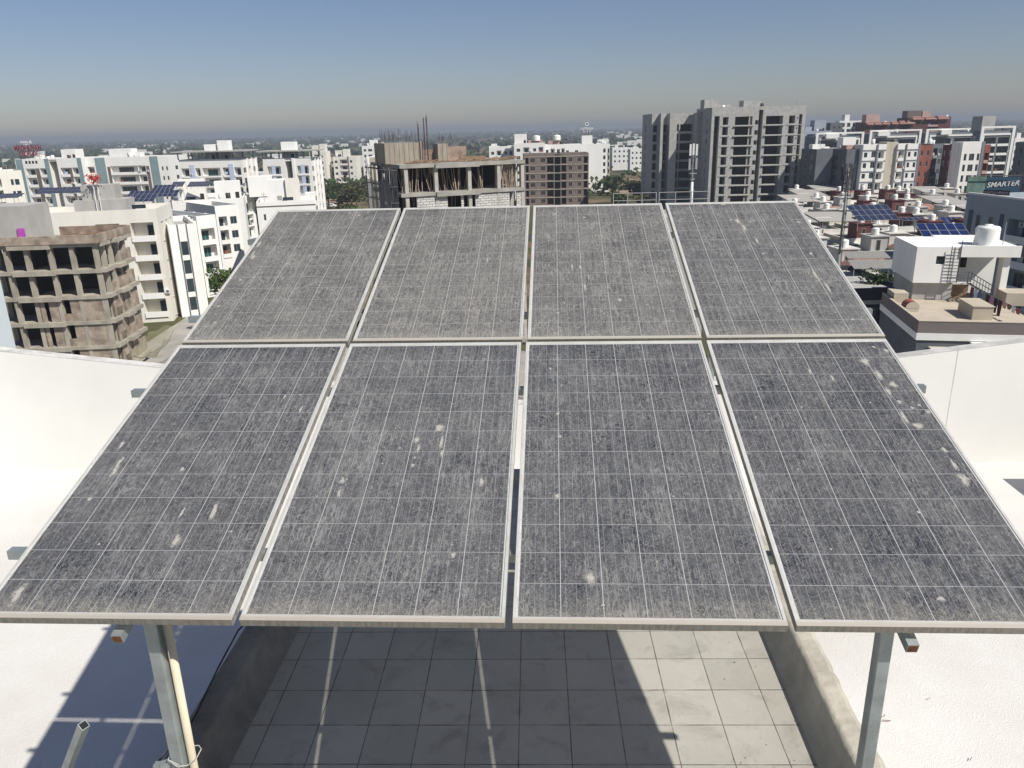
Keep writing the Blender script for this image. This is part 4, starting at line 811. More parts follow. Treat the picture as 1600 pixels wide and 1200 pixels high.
simple(1257, 205, 340, 1300, 202, 340, 5, 'bluish white flats behind the tall grey tower, with a white tank room', M('bluish_grey_paint', (.36, .40, .45), var=.1), [('b', .1, .4), w_(.55, .7), ('b', .8, .95)], cabins=[(5, 10, 2, 7, 4.4), (1, 4, 2, 6, 1.8)])
simple(1298, 192, 400, 1318, 190, 400, 5, 'distant slate blue block left of the white one with a tank room', dgray, [w_(.2, .4), w_(.6, .8)])
simple(1312, 189, 400, 1347, 187, 400, 5, 'distant white block with dense dark windows and a tank room', white, [w_(.1, .25, h=2), w_(.35, .5, h=2), w_(.6, .7, h=2), ('b', .75, .98, dict(bm=2, g=dark))], cabins=[(3, 5.5, 1, 5, 3)])
def pinkb(u0, v0, u1, v1, lab, cab, D=390):
    A, B = AB(u0, v0, D, u1, v1, D); r_, W, H = building('apartment_building', lab, A, B, 14, wall=dredp, nf=4, fh=3.1, top=1.2, front=[w_(.1, .3, g=dark), ('b', .45, .7, dict(pm=pinkp, g=dark)), w_(.8, .92, g=dark)], cabins=cab)
    bm = BM()
    for i in range(3): x = W * (.05 + .31 * i); quad(bm, ((x, -1.2, H - .8), (x + W * .28, -1.2, H - .8), (x + W * .24, 1.5, H + .6), (x + W * .04, 1.5, H + .6))); quad(bm, ((x, -1.2, H - .8), (x + W * .28, -1.2, H - .8), (x + W * .28, -1.2, H - 1.1), (x, -1.2, H - 1.1)))
    obj('tiled_canopy', bm, salmon, r_)
pinkb(1352, 192, 1392, 191, 'pink and dark flats with a pale pink roof cabin, leftmost of the pink tiled group', [(2, 9, 4, 9, 4.0, pinkp, 1)])
pinkb(1391, 191, 1431, 190, 'dark flats with salmon tiled canopies and pink window frames, middle of the tiled group', [(8, 11, -1, -.3, -.1, pinkp, 1)])
pinkb(1422, 184, 1486, 186, 'dark flats with tall dark stair tower and salmon tiles, rightmost of the tiled group', [(0, 7, 3, 9, 3.4, louv, 1), (8, 12, 4, 9, 3, pinkp, 1)])
simple(1586, 216, 320, 1606, 214, 320, 3, 'white block partly hidden at the right edge, above the trees', white, [w_(.1, .3), w_(.5, .7)], cabins=[(1.2, 3, 1, 4, 2)])
simple(1588, 222, 200, 1640, 215, 195, 12, 'dark grey slab at the right edge with square dark windows', dgray, [w_(.15, .25, h=1.8), w_(.4, .5, h=1.8)], nf=7)
# ---- blue-grey building with two signs
A, B = AB(1512, 303, 106, 1640, 318)
fr = [('p', .06, .115, dict(m=M('slate_panel', (.10, .115, .15), var=.1), d=.05, t=2)), ('w', .17, .225, dict(h=1.6, g=glass, fm=grayp)), ('w', .335, .39, dict(h=1.6, g=glass, fm=grayp)), ('p', .47, .52, dict(m=M('slate_panel', (.1, .1, .1)), d=.05, t=2)), ('b', .58, .9, dict(pm=white))]
rN, WN, HN = building('apartment_building', 'shaded blue-grey block with white roof edge at the right, below a billboard', A, B, 14, front=fr, wall=M('blue_grey_paint', (.36, .40, .44), var=.12, scale=.3), nf=5, top=2.0, fh=3.1)
bm = BM(); box(bm, -.05, WN, -.06, .2, HN + .002, HN + .25); obj('coping', bm, white, rN)
bb = thing('billboard', 'blue-green billboard reading SMARTER with white letters', 'billboard', P(1548, 290, 150), R(-8))
bm = BM(); box(bm, -.9, 5.2, 0, .2, -1.4, 1.6); obj('sign_board', bm, M('deep_blue_board', (.03, .075, .12), var=.15), bb)
bm = BM(); box(bm, -4.2, -.9, .02, .22, -1.4, 1.7); obj('sign_board', bm, M('green_scene_board', (.17, .27, .22), var=.6, scale=.5), bb)
text('lettering', 'SMARTER', 1.35, winw, bb, Matrix.Translation((2.1, -.06, -.15)) @ Matrix.Rotation(R(-4), 4, 'Y') @ UP, .02, .25, .02)
bm = BM()
for x in (-3.6, -1, 1.8, 4.6): tube(bm, (x, .3, -1.5 - 17), (x, .3, 1.6), .12, 6)
tube(bm, (-4, -.5, 1.9), (5.2, -.5, 1.9), .08, 6); obj('sign_frame', bm, steeld, bb)
sb = thing('nameboard', 'long dark nameboard reading CASTLE HEIGHT on the blue-grey roof edge', 'sign', P(1557, 301, 104.5), R(-38))
bm = BM(); box(bm, -1.55, 1.55, -.08, .08, -.33, .33); obj('sign_board', bm, M('black_board', (.02, .02, .03), var=.1), sb)
text('lettering', 'CASTLE HEIGHT', .40, M('dull_letters', (.40, .30, .36), var=.1), sb, Matrix.Translation((0, -.11, -.14)) @ UP, .01, bold=.004)
# ---- house with the water tank
C0 = onz(1436, 502, -15.0); D0_ = onz(1600, 505, -15.0)
HZ = -15.0
# choose the roof level from the fascia: near corner about 60 m away
kz = 60.5 / ((C0 - CAM).dot(RZ)); HZ = CAM.z + (C0.z - CAM.z) * kz
C0 = onz(1436, 502, HZ); D0_ = onz(1640, 506, HZ); L0 = onz(1372, 458, HZ)
ux = (D0_ - C0).normalized(); rz = math.atan2(ux.y, ux.x); TH = Matrix.Translation((C0.x, C0.y, HZ)) @ Matrix.Rotation(rz, 4, 'Z'); THi = TH.inverted()
WHs = (D0_ - C0).length; DHs = max(10, (THi @ L0).y); zg = G - HZ
def hl(u, v, z=None, y=None):
    """photo pixel on local plane z= or y= of the house"""
    a = THi @ CAM; d = THi.to_3x3() @ ray(u, v)
    k = (z - a.z) / d.z if z is not None else (y - a.y) / d.y
    return a + d * k
hs = thing('house', 'grey and beige house with white roof cabin, steel stairs and beige terrace', 'house', (C0.x, C0.y, HZ), rz)
mauve = M('mauve_grey_paint', (.20, .17, .165), var=.12, scale=.4); terb = M('beige_terrace', (.48, .42, .33), var=.14, scale=.6)
bm = BM(); box(bm, .05, WHs, .05, DHs, zg, -1.55); obj('wall', bm, dgray, hs)
bm = BM(); t_ = .2; box(bm, 0, WHs, 0, t_, -.95, 0); box(bm, 0, t_, t_, DHs, -.95, 0); obj('parapet', bm, mauve, hs)
bm = BM(); box(bm, -.06, WHs, -.06, .3, -1.5, -.953); box(bm, -.06, .3, .3, DHs, -1.5, -.953); obj('white_band', bm, white, hs)
bm = BM(); quad(bm, ((t_, t_, -.35), (WHs, t_, -.35), (WHs, DHs, -.35), (t_, DHs, -.35))); box(bm, -.02, WHs, -.03, .22, .002, .05); box(bm, -.02, .22, .221, DHs, .002, .05); obj('terrace_floor', bm, terb, hs)
for a in (1.8, 4.6, 8.5):
    bm = BM(); box(bm, a, a + 1.3, -.01, .04, -3.6, -2.0); obj('window', bm, glass, hs)
bm = BM(); box(bm, 3.9, 12, -.35, .04, -1.9, -1.56); box(bm, 5.7, 7.5, -.3, .04, -4, -1.9); obj('white_band', bm, white, hs)
# awning half barrel
bm = BM(); N = 8; v0 = []
for x in (.9, 3.4):
    v0.append([bm.verts.new((x + (0.35 * (i / N) if x < 2 else -.35 * i / N), -1.1 * math.sin(math.pi / 2 * i / N) - .02, -2.0 - .7 * (1 - math.cos(math.pi / 2 * i / N)))) for i in range(N + 1)])
for i in range(N): bm.faces.new((v0[0][i], v0[0][i + 1], v0[1][i + 1], v0[1][i])).smooth = True
obj('awning', bm, beige, hs)
fz = -.35
# cabin
q0 = hl(1425, 468, z=fz); q1 = hl(1484, 470, z=fz); yb = q0.y; x0, x1 = hl(1424, 468, y=yb).x, hl(1484, 470, y=yb).x
zt = hl(1450, 386, y=yb - .5).z; zm = hl(1450, 442, y=yb - .5).z; xr = hl(1590, 400, y=yb).x
bm = BM(); box(bm, x0, x1, yb, yb + 6, fz, zm); obj('cabin_wall', bm, plgrey, hs)
bm = BM(); face(bm, (x0 - .25, yb - .5, zm), (1, 0, 0), (0, 1, 0), x1 - x0 + .3, zt - zm, [((x1 - x0) * .52, (x1 - x0) * .75, (zt - zm) * .52, (zt - zm) * .75, .15, 1)])
W5 = x1 - x0 + .3; X0 = x0 - .25; 
quad(bm, ((X0, yb - .5, zm), (X0, yb + 6.4, zm), (X0, yb + 6.4, zt), (X0, yb - .5, zt))); quad(bm, ((X0 + W5, yb - .5, zm), (X0 + W5, yb + 6.4, zm), (X0 + W5, yb + 6.4, zt), (X0 + W5, yb - .5, zt)))
quad(bm, ((X0, yb - .5, zm), (X0 + W5, yb - .5, zm), (X0 + W5, yb + 6.4, zm), (X0, yb + 6.4, zm))); quad(bm, ((X0, yb + 6.4, zm), (X0 + W5, yb + 6.4, zm), (X0 + W5, yb + 6.4, zt), (X0, yb + 6.4, zt)))
quad(bm, ((X0, yb - .5, zt - .003), (X0 + W5, yb - .5, zt - .003), (X0 + W5, yb + 6.4, zt - .003), (X0, yb + 6.4, zt - .003)))
obj('roof_cabin', bm, [white, glass], hs)
bm = BM(); XR = X0 + W5 + .003; box(bm, XR, xr, yb - .6, yb + 7.5, zt - .85, zt); box(bm, XR, xr, yb - .6, yb - .45, zt + .002, zt + .12); obj('cabin_roof', bm, white, hs)
bm = BM(); box(bm, xr - 1.1, xr - .55, yb - .2, yb + .8, fz, zt - .853); obj('column', bm, white, hs)
bm = BM(); box(bm, XR, xr - .3, yb + 3.4, yb + 3.7, fz, zt - .853); box(bm, XR + .9, XR + 2.0, yb + 3.30, yb + 3.398, (zt + fz) / 2, zt - 1.0, 1); obj('cabin_wall', bm, [white, dark], hs)
bm = BM(); box(bm, XR + .002, XR + 1.6, yb + .1, yb + 3.3, (fz + zm) / 2 + .6, (fz + zm) / 2 + .75); box(bm, XR + .002, XR + 1.5, yb + .6, yb + .7, fz, (fz + zm) / 2 + .5, 1); obj('landing', bm, [white, wood], hs)
def place(o): o.matrix_world = TH; return o
# steel ladder
lx = hl(1493, 400, y=yb - .7).x; bm = BM(); zt2 = zt + .6; zb2 = zm + .05
for dx in (-.38, .38): tube(bm, (lx + dx, yb - .75, zb2), (lx + dx, yb - .75, zt2 - (.5 if dx < 0 else 0)), .035, 6)
n_ = 11
for i in range(n_): z = zb2 + (zt - zb2) * (i + .5) / n_; tube(bm, (lx - .38, yb - .75, z), (lx + .38, yb - .75, z), .03, 6)
for z in (zb2 + .02, zb2 + 1.0): tube(bm, (lx - .4, yb - .75, z), (lx + 1.6, yb - .75, z), .03, 6)
place(tag(obj('ladder', bm, steeld), 'dark steel ladder on the front of the white roof cabin', 'ladder'))
# diagonal stair with rail
bm = BM(); s0 = Vector((lx + 1.2, yb - .9, zb2 + .1)); s1 = Vector((hl(1547, 462, z=fz).x, hl(1547, 462, z=fz).y, fz))
for off in (0, -.7):
    o2 = Vector((0, off, 0)); tube(bm, s0 + o2, s1 + o2, .05, 6)
    for hgt in (.5, .95): tube(bm, s0 + o2 + Vector((0, 0, hgt)), s1 + o2 + Vector((0, 0, hgt)), .025, 6)
    for i in range(5): q = s0.lerp(s1, i / 4) + o2; tube(bm, q, q + Vector((0, 0, .95)), .025, 6)
for i in range(11): q = s0.lerp(s1, (i + .5) / 11); box(bm, q.x - .13, q.x + .13, q.y - .69, q.y - .01, q.z - .02, q.z + .02)
place(tag(obj('steel_stairs', bm, steeld), 'diagonal dark steel stairs down to the beige terrace', 'stairs'))
# tank on the roof with stand pipes
tp = hl(1546, 384, z=zt + .01); o = tank((0, 0, 0), .95, 1.75, 'big white ribbed water tank on the flat roof of the beige terrace house'); o.matrix_world = TH @ Matrix.Translation((tp.x, tp.y + .8, zt + .003))
bm = BM(); 
for dx, dz in ((-1.1, 1.5), (1.15, 2.0)): tube(bm, (tp.x + dx, tp.y + .3, zt), (tp.x + dx, tp.y + .3, zt + dz), .03, 6)
tube(bm, (tp.x - 1.5, tp.y - .2, zt), (tp.x - 1.0, tp.y + .3, zt + 1.5), .03, 6); tube(bm, (tp.x + 1.15, tp.y + .3, zt + .4), (xr - .3, yb, zt + .2), .025, 6)
place(tag(obj('pipework', bm, winf), 'thin pipes standing beside the big white ribbed tank', 'pipes'))
# skylight box
p0 = hl(1518, 500, z=fz); bm = BM(); w5 = hl(1550, 500, y=p0.y).x - p0.x; box(bm, p0.x, p0.x + w5, p0.y, p0.y + 3.2, fz, fz + 1.05); box(bm, p0.x - .06, p0.x + w5 + .06, p0.y - .06, p0.y + 3.26, fz + 1.053, fz + 1.12); obj('skylight_box', bm, terb, hs)
bm = BM(); p1 = hl(1570, 478, z=fz); box(bm, p1.x, p1.x + 7, p1.y, p1.y + 2.2, fz, fz + 1.1); obj('skylight_box', bm, terb, hs)
p2 = hl(1401, 470, z=fz); bm = BM(); box(bm, .3, 1.5, p2.y - 1, p2.y + 1.2, fz, fz + .9); obj('skylight_box', bm, terb, hs)
# little barrel dormer with red tiles
p3 = hl(1425, 488, z=fz); bm = BM(); N = 8
A_ = [bm.verts.new((p3.x - .55 * math.cos(math.pi * i / N), p3.y, fz + .35 + .55 * math.sin(math.pi * i / N))) for i in range(N + 1)]; B_ = [bm.verts.new(v.co + Vector((0, 1.3, 0))) for v in A_]
for i in range(N): f = bm.faces.new((A_[i], A_[i + 1], B_[i + 1], B_[i])); f.material_index = 0; f.smooth = True
bm.faces.new(A_).material_index = 1; box(bm, p3.x - .5, p3.x + .5, p3.y + .02, p3.y + 1.2, fz, fz + .37, 1); obj('dormer', bm, [M('red_white_tile', (.42, .12, .08), var=.6, scale=6), beige], hs)
# washing line
ropes = [hl(1516, 447, y=yb - .6), hl(1600, 486, z=fz + 1.2)]; bm = BM(); tube(bm, *ropes, .012, 5)
place(tag(obj('washing_line', bm, winf), 'thin rope with laundry sloping across the beige terrace', 'washing line'))
cl = [('dark red towel', dredp), ('pale blue shirt', lblue), ('blue striped cloth', M('dull_blue_cloth', (.10, .13, .25), var=.4, scale=5)), ('grey blue shirt', M('grey_cloth', (.2, .22, .28))), ('black trousers', dark), ('mauve pink cloth', M('mauve_cloth', (.42, .20, .38))), ('black shirt', M('black_cloth', (.02, .015, .02))), ('wine dark cloth', M('wine_cloth', (.06, .02, .04))), ('pale pink vest', M('pink_cloth', (.5, .3, .3))), ('checked brown cloth', M('brown_cloth', (.2, .12, .08), var=.5, scale=8)), ('small white cloth', winw), ('red and white cloth', M('rw_cloth', (.45, .1, .1), var=.6, scale=6))]
for i, (nm_, m_) in enumerate(cl):
    t0 = .02 + i * .078; a = ropes[0].lerp(ropes[1], t0); b2 = ropes[0].lerp(ropes[1], t0 + .065); h5 = (1.3 if i < 8 else .5) * rr.uniform(.8, 1.1); bm = BM(); N = 5
    g_ = [[bm.verts.new(a.lerp(b2, i2 / N) + Vector((0, .05 * math.sin(i2 * 1.9 + j), -h5 * j / N + .01))) for i2 in range(N + 1)] for j in range(N + 1)]
    for j in range(N):
        for i2 in range(N): bm.faces.new((g_[j][i2], g_[j][i2 + 1], g_[j + 1][i2 + 1], g_[j + 1][i2])).smooth = True
    place(tag(obj('laundry', bm, m_), nm_ + ' hanging on the washing line above the beige terrace', 'laundry', 'laundry on the washing line'))
# ---- dark house left of it with glass skylight, hedge, car-park solar roofs
def solar(label, pix, D, nx, ny, tilt, wd, mat_=None, group=None, tall=1.2, cell=(1.0, 1.6), rz_=0, zz=None):
    c = P(*pix, D) if zz is None else onz(*pix, zz)
    root = thing('solar_array', label, 'solar array', c, rz_, group); m_ = mat_ or solm
    ang = R(tilt)
    for i in range(nx):
        for j in range(ny):
            if (i, j) == (0, 0):
                bm = BM(); box(bm, 0, cell[0] - .012, 0, cell[1] - .012, -.02, .02); box(bm, .03, cell[0] - .042, .03, cell[1] - .042, .021, .024, 1); o = obj('cell_sheet', bm, [winf, m_], root); me = o.data
            else: o = inst('cell_sheet', me, root, Matrix())
            o.matrix_local = Matrix.Rotation(ang, 4, 'X') @ Matrix.Translation((i * cell[0], j * cell[1], 0))
    bm = BM(); D5 = ny * cell[1] * math.cos(ang); Z5 = ny * cell[1] * math.sin(ang)
    for i in (0, nx / 2, nx):
        tube(bm, (i * cell[0], .1, -tall), (i * cell[0], .1, -.03), .04, 5); tube(bm, (i * cell[0], D5, -tall), (i * cell[0], D5, Z5 - .03), .04, 5)
    obj('stand', bm, winf, root); return root
solm = M('blue_solar_cells', (.022, .032, .07), rough=.35, var=.25, scale=.8); solb = M('bright_blue_solar_cells', (.010, .022, .085), rough=.35, var=.25, scale=.8); solg = M('dusty_solar_cells', (.24, .235, .215), rough=.8, var=.15, scale=1)
solar('dusty grey carport solar roof, upper of two strips left of the white cabin', (1325, 404), 90, 7, 1, 12, 1, solg, None, 1.6, (1.2, 2.3), R(-2))
solar('dusty grey carport solar roof, lower of two strips left of the white cabin', (1335, 420), 84, 6, 1, 12, 1, solg, None, 1.4, (1.2, 2.6), R(-2))
solar('bright blue solar array on the roof behind the white cabin', (1443, 371), 86, 5, 2, 20, 1, solb, None, 1.5, (1.0, 1.7), R(-6))
solar('small bright blue solar array further back on the right', (1477, 352), 150, 4, 2, 18, 1, solb, None, 1.5, (1.0, 1.9), R(-6))
solar('wide blue solar array above the small row houses', (1341, 345), 135, 6, 3, 22, 1, solm, None, 1.8, (1.25, 1.9), R(6))
solar('small slate blue solar array near the centre of the row houses', (1411, 345), 160, 4, 2, 16, 1, solm, None, 1.5, (1.2, 1.6))
solar('blue solar array on the white roof, left one at the twin block foot', (54, 303), 185, 8, 2, 22, 1, solm, 'solar arrays on the white roofs at left', 2.4, (.8, 1.6), R(6))
solar('shorter blue solar array right beside it on the white roof', (94, 302), 186, 6, 2, 22, 1, solm, 'solar arrays on the white roofs at left', 2.4, (.8, 1.6), R(6))
solar('dark blue solar array cut by the left edge of the picture', (-12, 310), 150, 7, 2, 14, 1, solm, None, 2.0, (.7, 1.4), R(4))
solar('front blue solar array on the cream roof behind the red emblem', (190, 316), 150, 6, 2, 20, 1, solm, 'solar arrays behind the cream building', 1.5, (1.0, 1.5), R(8))
solar('middle blue solar array stepping up behind the cream building', (197, 309), 158, 10, 2, 20, 1, solm, 'solar arrays behind the cream building', 1.5, (1.0, 1.6), R(8))
solar('rear blue solar array beside the white roof cabins', (236, 299), 165, 5, 2, 20, 1, solm, 'solar arrays behind the cream building', 1.5, (.9, 1.6), R(8))
solar('small blue array on top of the left white roof cabin', (266, 292), 176, 5, 2, 22, 1, solm, None, .6, (.55, 1.3), R(4))
solar('blue array on top of the right white roof cabin', (292, 292), 176, 9, 2, 22, 1, solm, None, .6, (.55, 1.3), R(4))
# ================================================================= row houses
R0 = random.Random(21); fronts = [('dark red', dredp), ('grey', grayp), ('white', white), ('dark red', dredp), ('beige', beige), ('dark grey', dgray), ('brick red', redp)]
HM = {}; dwhite = M('dull_white_paint', (.60, .58, .53), var=.2, scale=.5)
def row_house(loc, rz, ci, label, kindk, grp='small row houses on the right'):
    cn, fm_ = fronts[ci]; root = thing('row_house', label, 'house', loc, rz, grp); W, D, H = 6.9, 10.5, 6.6
    def part(name, key, fn, mats):
        k = (name, key, ci if name in ('front_wall',) else 0, kindk)
        if k not in HM: b = BM(); fn(b); me = bpy.data.meshes.new(name); b.to_mesh(me); b.free(); [me.materials.append(x) for x in mats]; HM[k] = me
        return inst(name, HM[k], root, Matrix())
    def body(b):
        box(b, 0, W, 1.2, D, 0, H); box(b, 0, W, 1.2, 1.35, H + .002, H + .75, 0); box(b, 0, .15, 1.352, D, H + .002, H + .75); box(b, W - .15, W, 1.352, D, H + .002, H + .75); quad(b, ((.15, 1.36, H + .03), (W - .15, 1.36, H + .03), (W - .15, D, H + .03), (.15, D, H + .03)), 1)
    part('wall', 0, body, [(dwhite, cream, beige, plgrey, beige, dwhite)[kindk], (conc, M('red_oxide_roof', (.30, .17, .13), var=.3), plgrey, M('red_oxide_roof', (.3, .17, .13)), concd, beige)[kindk]])
    def frt(b):
        box(b, 0, 2.6, 0, 1.195, 0, H - .3); box(b, 2.602, W, .25, 1.195, 2.9, 3.25, 1); box(b, 2.602, W, .2, .35, 3.252, 4.1, 1); box(b, -.1, W + .1, -.2, 1.19, H - .295, H - .12, 1)
    part('front_wall', ci, frt, [fm_, dwhite])
    me, key = win_mesh(1.5, 1.4, glass, winw); inst('window', me, root, Matrix.Translation((.55, -.02, 1.0))); inst('window', me, root, Matrix.Translation((.55, -.02, 4.1)))
    me, key = win_mesh(2.4, 2.1, glass, winf); inst('door', me, root, Matrix.Translation((3.4, 1.17, 3.3))); inst('door', me, root, Matrix.Translation((3.4, 1.17, .1)))
    cx = (0, 3.9, 3.6, .2)[kindk % 4]; ch = 2.5 + .3 * (kindk % 2)
    def cab(b): box(b, cx, cx + 2.9, 5.0, 8.6, H + .035, H + ch); box(b, cx - .25, cx + 3.15, 4.75, 8.8, H + ch + .002, H + ch + .14)
    part('stair_cabin', kindk, cab, [(dwhite, dredp, plgrey, dwhite)[kindk % 4]])
    inst('window', win_mesh(.8, 1.9, dark, winf)[0], root, Matrix.Translation((cx + .9, 4.97, H + .1)))
    if kindk == 0:
        def sh(b): v = ((-.6, 2.0, H + 2.2), (W + .6, 2.0, H + 2.0), (W + .6, 10.8, H + 3.1), (-.6, 10.8, H + 3.3)); quad(b, v); quad(b, [Vector(p) + Vector((0, 0, -.05)) for p in v]); [tube(b, (x, y, H), (x, y, H + 2.1 + (y - 2) * .1), .05, 5) for x in (.1, W - .1) for y in (2.1, 10.2)]
        part('sheet_roof', kindk, sh, [sheet])
    if kindk == 3:
        def hip(b): z = H + .8; c = [(-.4, .9, z), (W + .4, .9, z), (W + .4, 4.6, z), (-.4, 4.6, z)]; r1_, r2_ = (1.6, 2.8, z + 1.2), (W - 1.6, 2.8, z + 1.2); quad(b, (c[0], c[1], r2_, r1_)); quad(b, (c[2], c[3], r1_, r2_)); b.faces.new([b.verts.new(p_) for p_ in (c[1], c[2], r2_)]); b.faces.new([b.verts.new(p_) for p_ in (c[3], c[0], r1_)])
        part('tiled_roof', 1, hip, [salmon])
    return root, Vector((cx + 1.4, 6.6, H + ch + .145))
ords = ['first', 'second', 'third', 'fourth', 'fifth', 'sixth', 'seventh', 'eighth', 'ninth', 'tenth', 'eleventh', 'twelfth']
yaw = R(7); O0 = P(1325, 300, 225); O0.z = G; e1 = Vector((math.cos(yaw), math.sin(yaw), 0)); e2 = Vector((-math.sin(yaw), math.cos(yaw), 0))
tank0 = tank((0, 0, -900), .62, 1.25, 'white water tank', 'white roof tanks of the row houses')
first = True
def proj(p):
    d = Vector(p) - CAM; z = d.dot(RZ); return 800 + F * d.dot(RX) / z, 600 + F * d.dot(RY) / z, z
for j in range(9):
    idx = 0
    for i in range(-9, 10):
        p = O0 + e1 * (i * 7.0 + (j % 2) * 2.2) - e2 * (j * 14.2 + R0.uniform(-.5, .5)); c = p + e1 * 3.4 + e2 * 5; u_, v_, z_ = proj(c + Vector((0, 0, 6)))
        if not (1236 < u_ < 1524) or z_ < 84 or (u_ > 1488 and z_ < 135) or (z_ < 100 and u_ > 1300) or (z_ < 112 and u_ > 1350) or (z_ < 128 and u_ > 1400): continue
        cr = R0.randrange(len(fronts)); kk = R0.randrange(6)
        root, tp = row_house((p.x, p.y, G), yaw, cr, f'{ords[idx]} row house from left in row {ords[j]} from the back, {fronts[cr][0]} front', kk)
        o = tank0 if first else link(tank0.copy()); first = False
        if kk == 0: tp = Vector((tp.x, 4.2 if tp.x > 3 else 4.2, 6.64))
        o.location = Matrix.Translation((p.x, p.y, G)) @ Matrix.Rotation(yaw, 4, 'Z') @ tp
        o['label'] = f'white water tank on the {ords[idx]} house from left in row {ords[j]} from the back'; idx += 1
#
# big grey sheet canopies over brick sheds behind the row houses
for k, (u0, v0, u1, v1, D, lab) in enumerate(((1440, 304, 1502, 303, 222, 'large grey sheet metal canopy before the dark red flats'), (1325, 300, 1362, 298, 226, 'grey sheet metal canopy below the brick red block'), (1398, 301, 1438, 300, 226, 'long low grey sheet canopy under the beige stair column'))):
    a = P(u0, v0, D); b2 = P(u1, v1, D); w5 = (b2 - a).length; zg_ = G - a.z; bm = BM(); root = thing('metal_canopy', lab, 'canopy', (a.x, a.y, G), R(5)); h5 = a.z - G
    N = 24
    for i in range(N): x = w5 * i / N; quad(bm, ((x, -9, h5 - 2.3), (x + w5 / N - .04, -9, h5 - 2.3), (x + w5 / N - .04, 3, h5), (x, 3, h5)), 0)
    quad(bm, ((0, -9, h5 - 2.35), (w5, -9, h5 - 2.35), (w5, 3, h5 - .05), (0, 3, h5 - .05))); obj('sheet_roof', bm, sheet, root)
    bm = BM(); box(bm, 1, w5 - 1, -6, 2, 0, h5 - 3.0); obj('brick_shed', bm, M('red_brown_brick', (.23, .11, .08), var=.3, scale=.6), root)
    for x in (.3, w5 - .3): bm = BM(); tube(bm, (x, -8.6, 0), (x, -8.6, h5 - 2.4), .1, 6); obj('post', bm, steeld, root)
# ================================================================= masts, railing roof
wm = thing('cell_mast', 'slim white phone mast with panel antennas before the shaded tower wing', 'phone mast', P(1080, 316, 66))
hm = P(1082, 222, 66).z - wm.location.z
bm = BM(); tube(bm, (0, 0, -2.2), (0, 0, hm - 3.2), .13, 10, .11); tube(bm, (0, 0, hm - 3.198), (0, 0, hm - .2), .06, 8)
for k in range(4): tube(bm, (-.18, 0, 1 + k * .9), (.18, 0, 1 + k * .9), .03, 5)
obj('pole', bm, winw, wm)
for k, (dx, dz) in enumerate(((-.30, -.75), (-.05, -.7), (.22, -.75), (-.32, -1.9), (.24, -1.85))):
    bm = BM(); box(bm, dx - .08, dx + .08, -.25, -.13, hm + dz - .3, hm + dz + .62); tube(bm, (dx, -.12, hm + dz), (0, 0, hm + dz), .02, 5); obj('antenna', bm, winw if k < 3 else winf, wm)
bm = BM()
for i in range(9): a, b2 = 2 * math.pi * i / 8, 2 * math.pi * (i + 1) / 8; tube(bm, (.32 * math.cos(a), .32 * math.sin(a), hm - 2.5), (.32 * math.cos(b2), .32 * math.sin(b2), hm - 2.5), .03, 5)
obj('mount_ring', bm, winf, wm)
A, B = AB(958, 342, 60, 1106, 338, 60)
rR, WR, HR = building('apartment_building', 'roof with grey pipe railings just past the top edge of the solar panels', A, B, 6, nf=0, wall=plgrey, par=.3)
bm = BM()
for z in (1.35, 1.9): tube(bm, (0, .1, HR + z), (WR * .45, .1, HR + z), .03, 6); tube(bm, (WR * .48, .1, HR + z), (WR, .1, HR + z), .03, 6)
for x in [WR * t_ for t_ in (0, .15, .3, .45, .48, .65, .82, 1.0)]: tube(bm, (x, .1, HR - .28), (x, .1, HR + 1.93), .035, 6)
obj('railing', bm, winf, rR)
dm = thing('cell_mast', 'tall dark lattice-topped phone mast among the row houses at right', 'phone mast', (0, 0, 0)); tpm = P(1326, 262, 80); dm.location = (tpm.x, tpm.y, G); hm = tpm.z - G
bm = BM(); tube(bm, (0, 0, 0), (0, 0, hm * .62), .30, 10, .22); tube(bm, (0, 0, hm * .62 + .002), (0, 0, hm), .14, 8, .10); tube(bm, (.32, 0, 0), (.22, 0, hm * .9), .05, 5)
obj('pole', bm, M('dull_steel', (.16, .17, .17), rough=.5, var=.2), dm)
for i in range(9):
    a = i * 2 * math.pi / 9 + .3; r5 = .45 if i % 2 else .6; bm = BM(); z = hm - (.1 if i % 3 else 1.3); box(bm, r5 * math.cos(a) - .09, r5 * math.cos(a) + .09, r5 * math.sin(a) - .06, r5 * math.sin(a) + .06, z - 1.1, z + .5); tube(bm, (r5 * math.cos(a), r5 * math.sin(a), z - .3), (0, 0, z - .3), .03, 5); obj('antenna', bm, steeld, dm)
bm = BM()
for zz in (-.4, -1.6, -2.8):
    for i in range(8): a, b2 = 2 * math.pi * i / 8, 2 * math.pi * (i + 1) / 8; tube(bm, (.5 * math.cos(a), .5 * math.sin(a), hm + zz), (.5 * math.cos(b2), .5 * math.sin(b2), hm + zz), .03, 5)
for i in range(4): a = i * math.pi / 2; tube(bm, (.5 * math.cos(a), .5 * math.sin(a), hm - 2.8), (.5 * math.cos(a), .5 * math.sin(a), hm), .03, 5)
obj('platform', bm, steeld, dm)
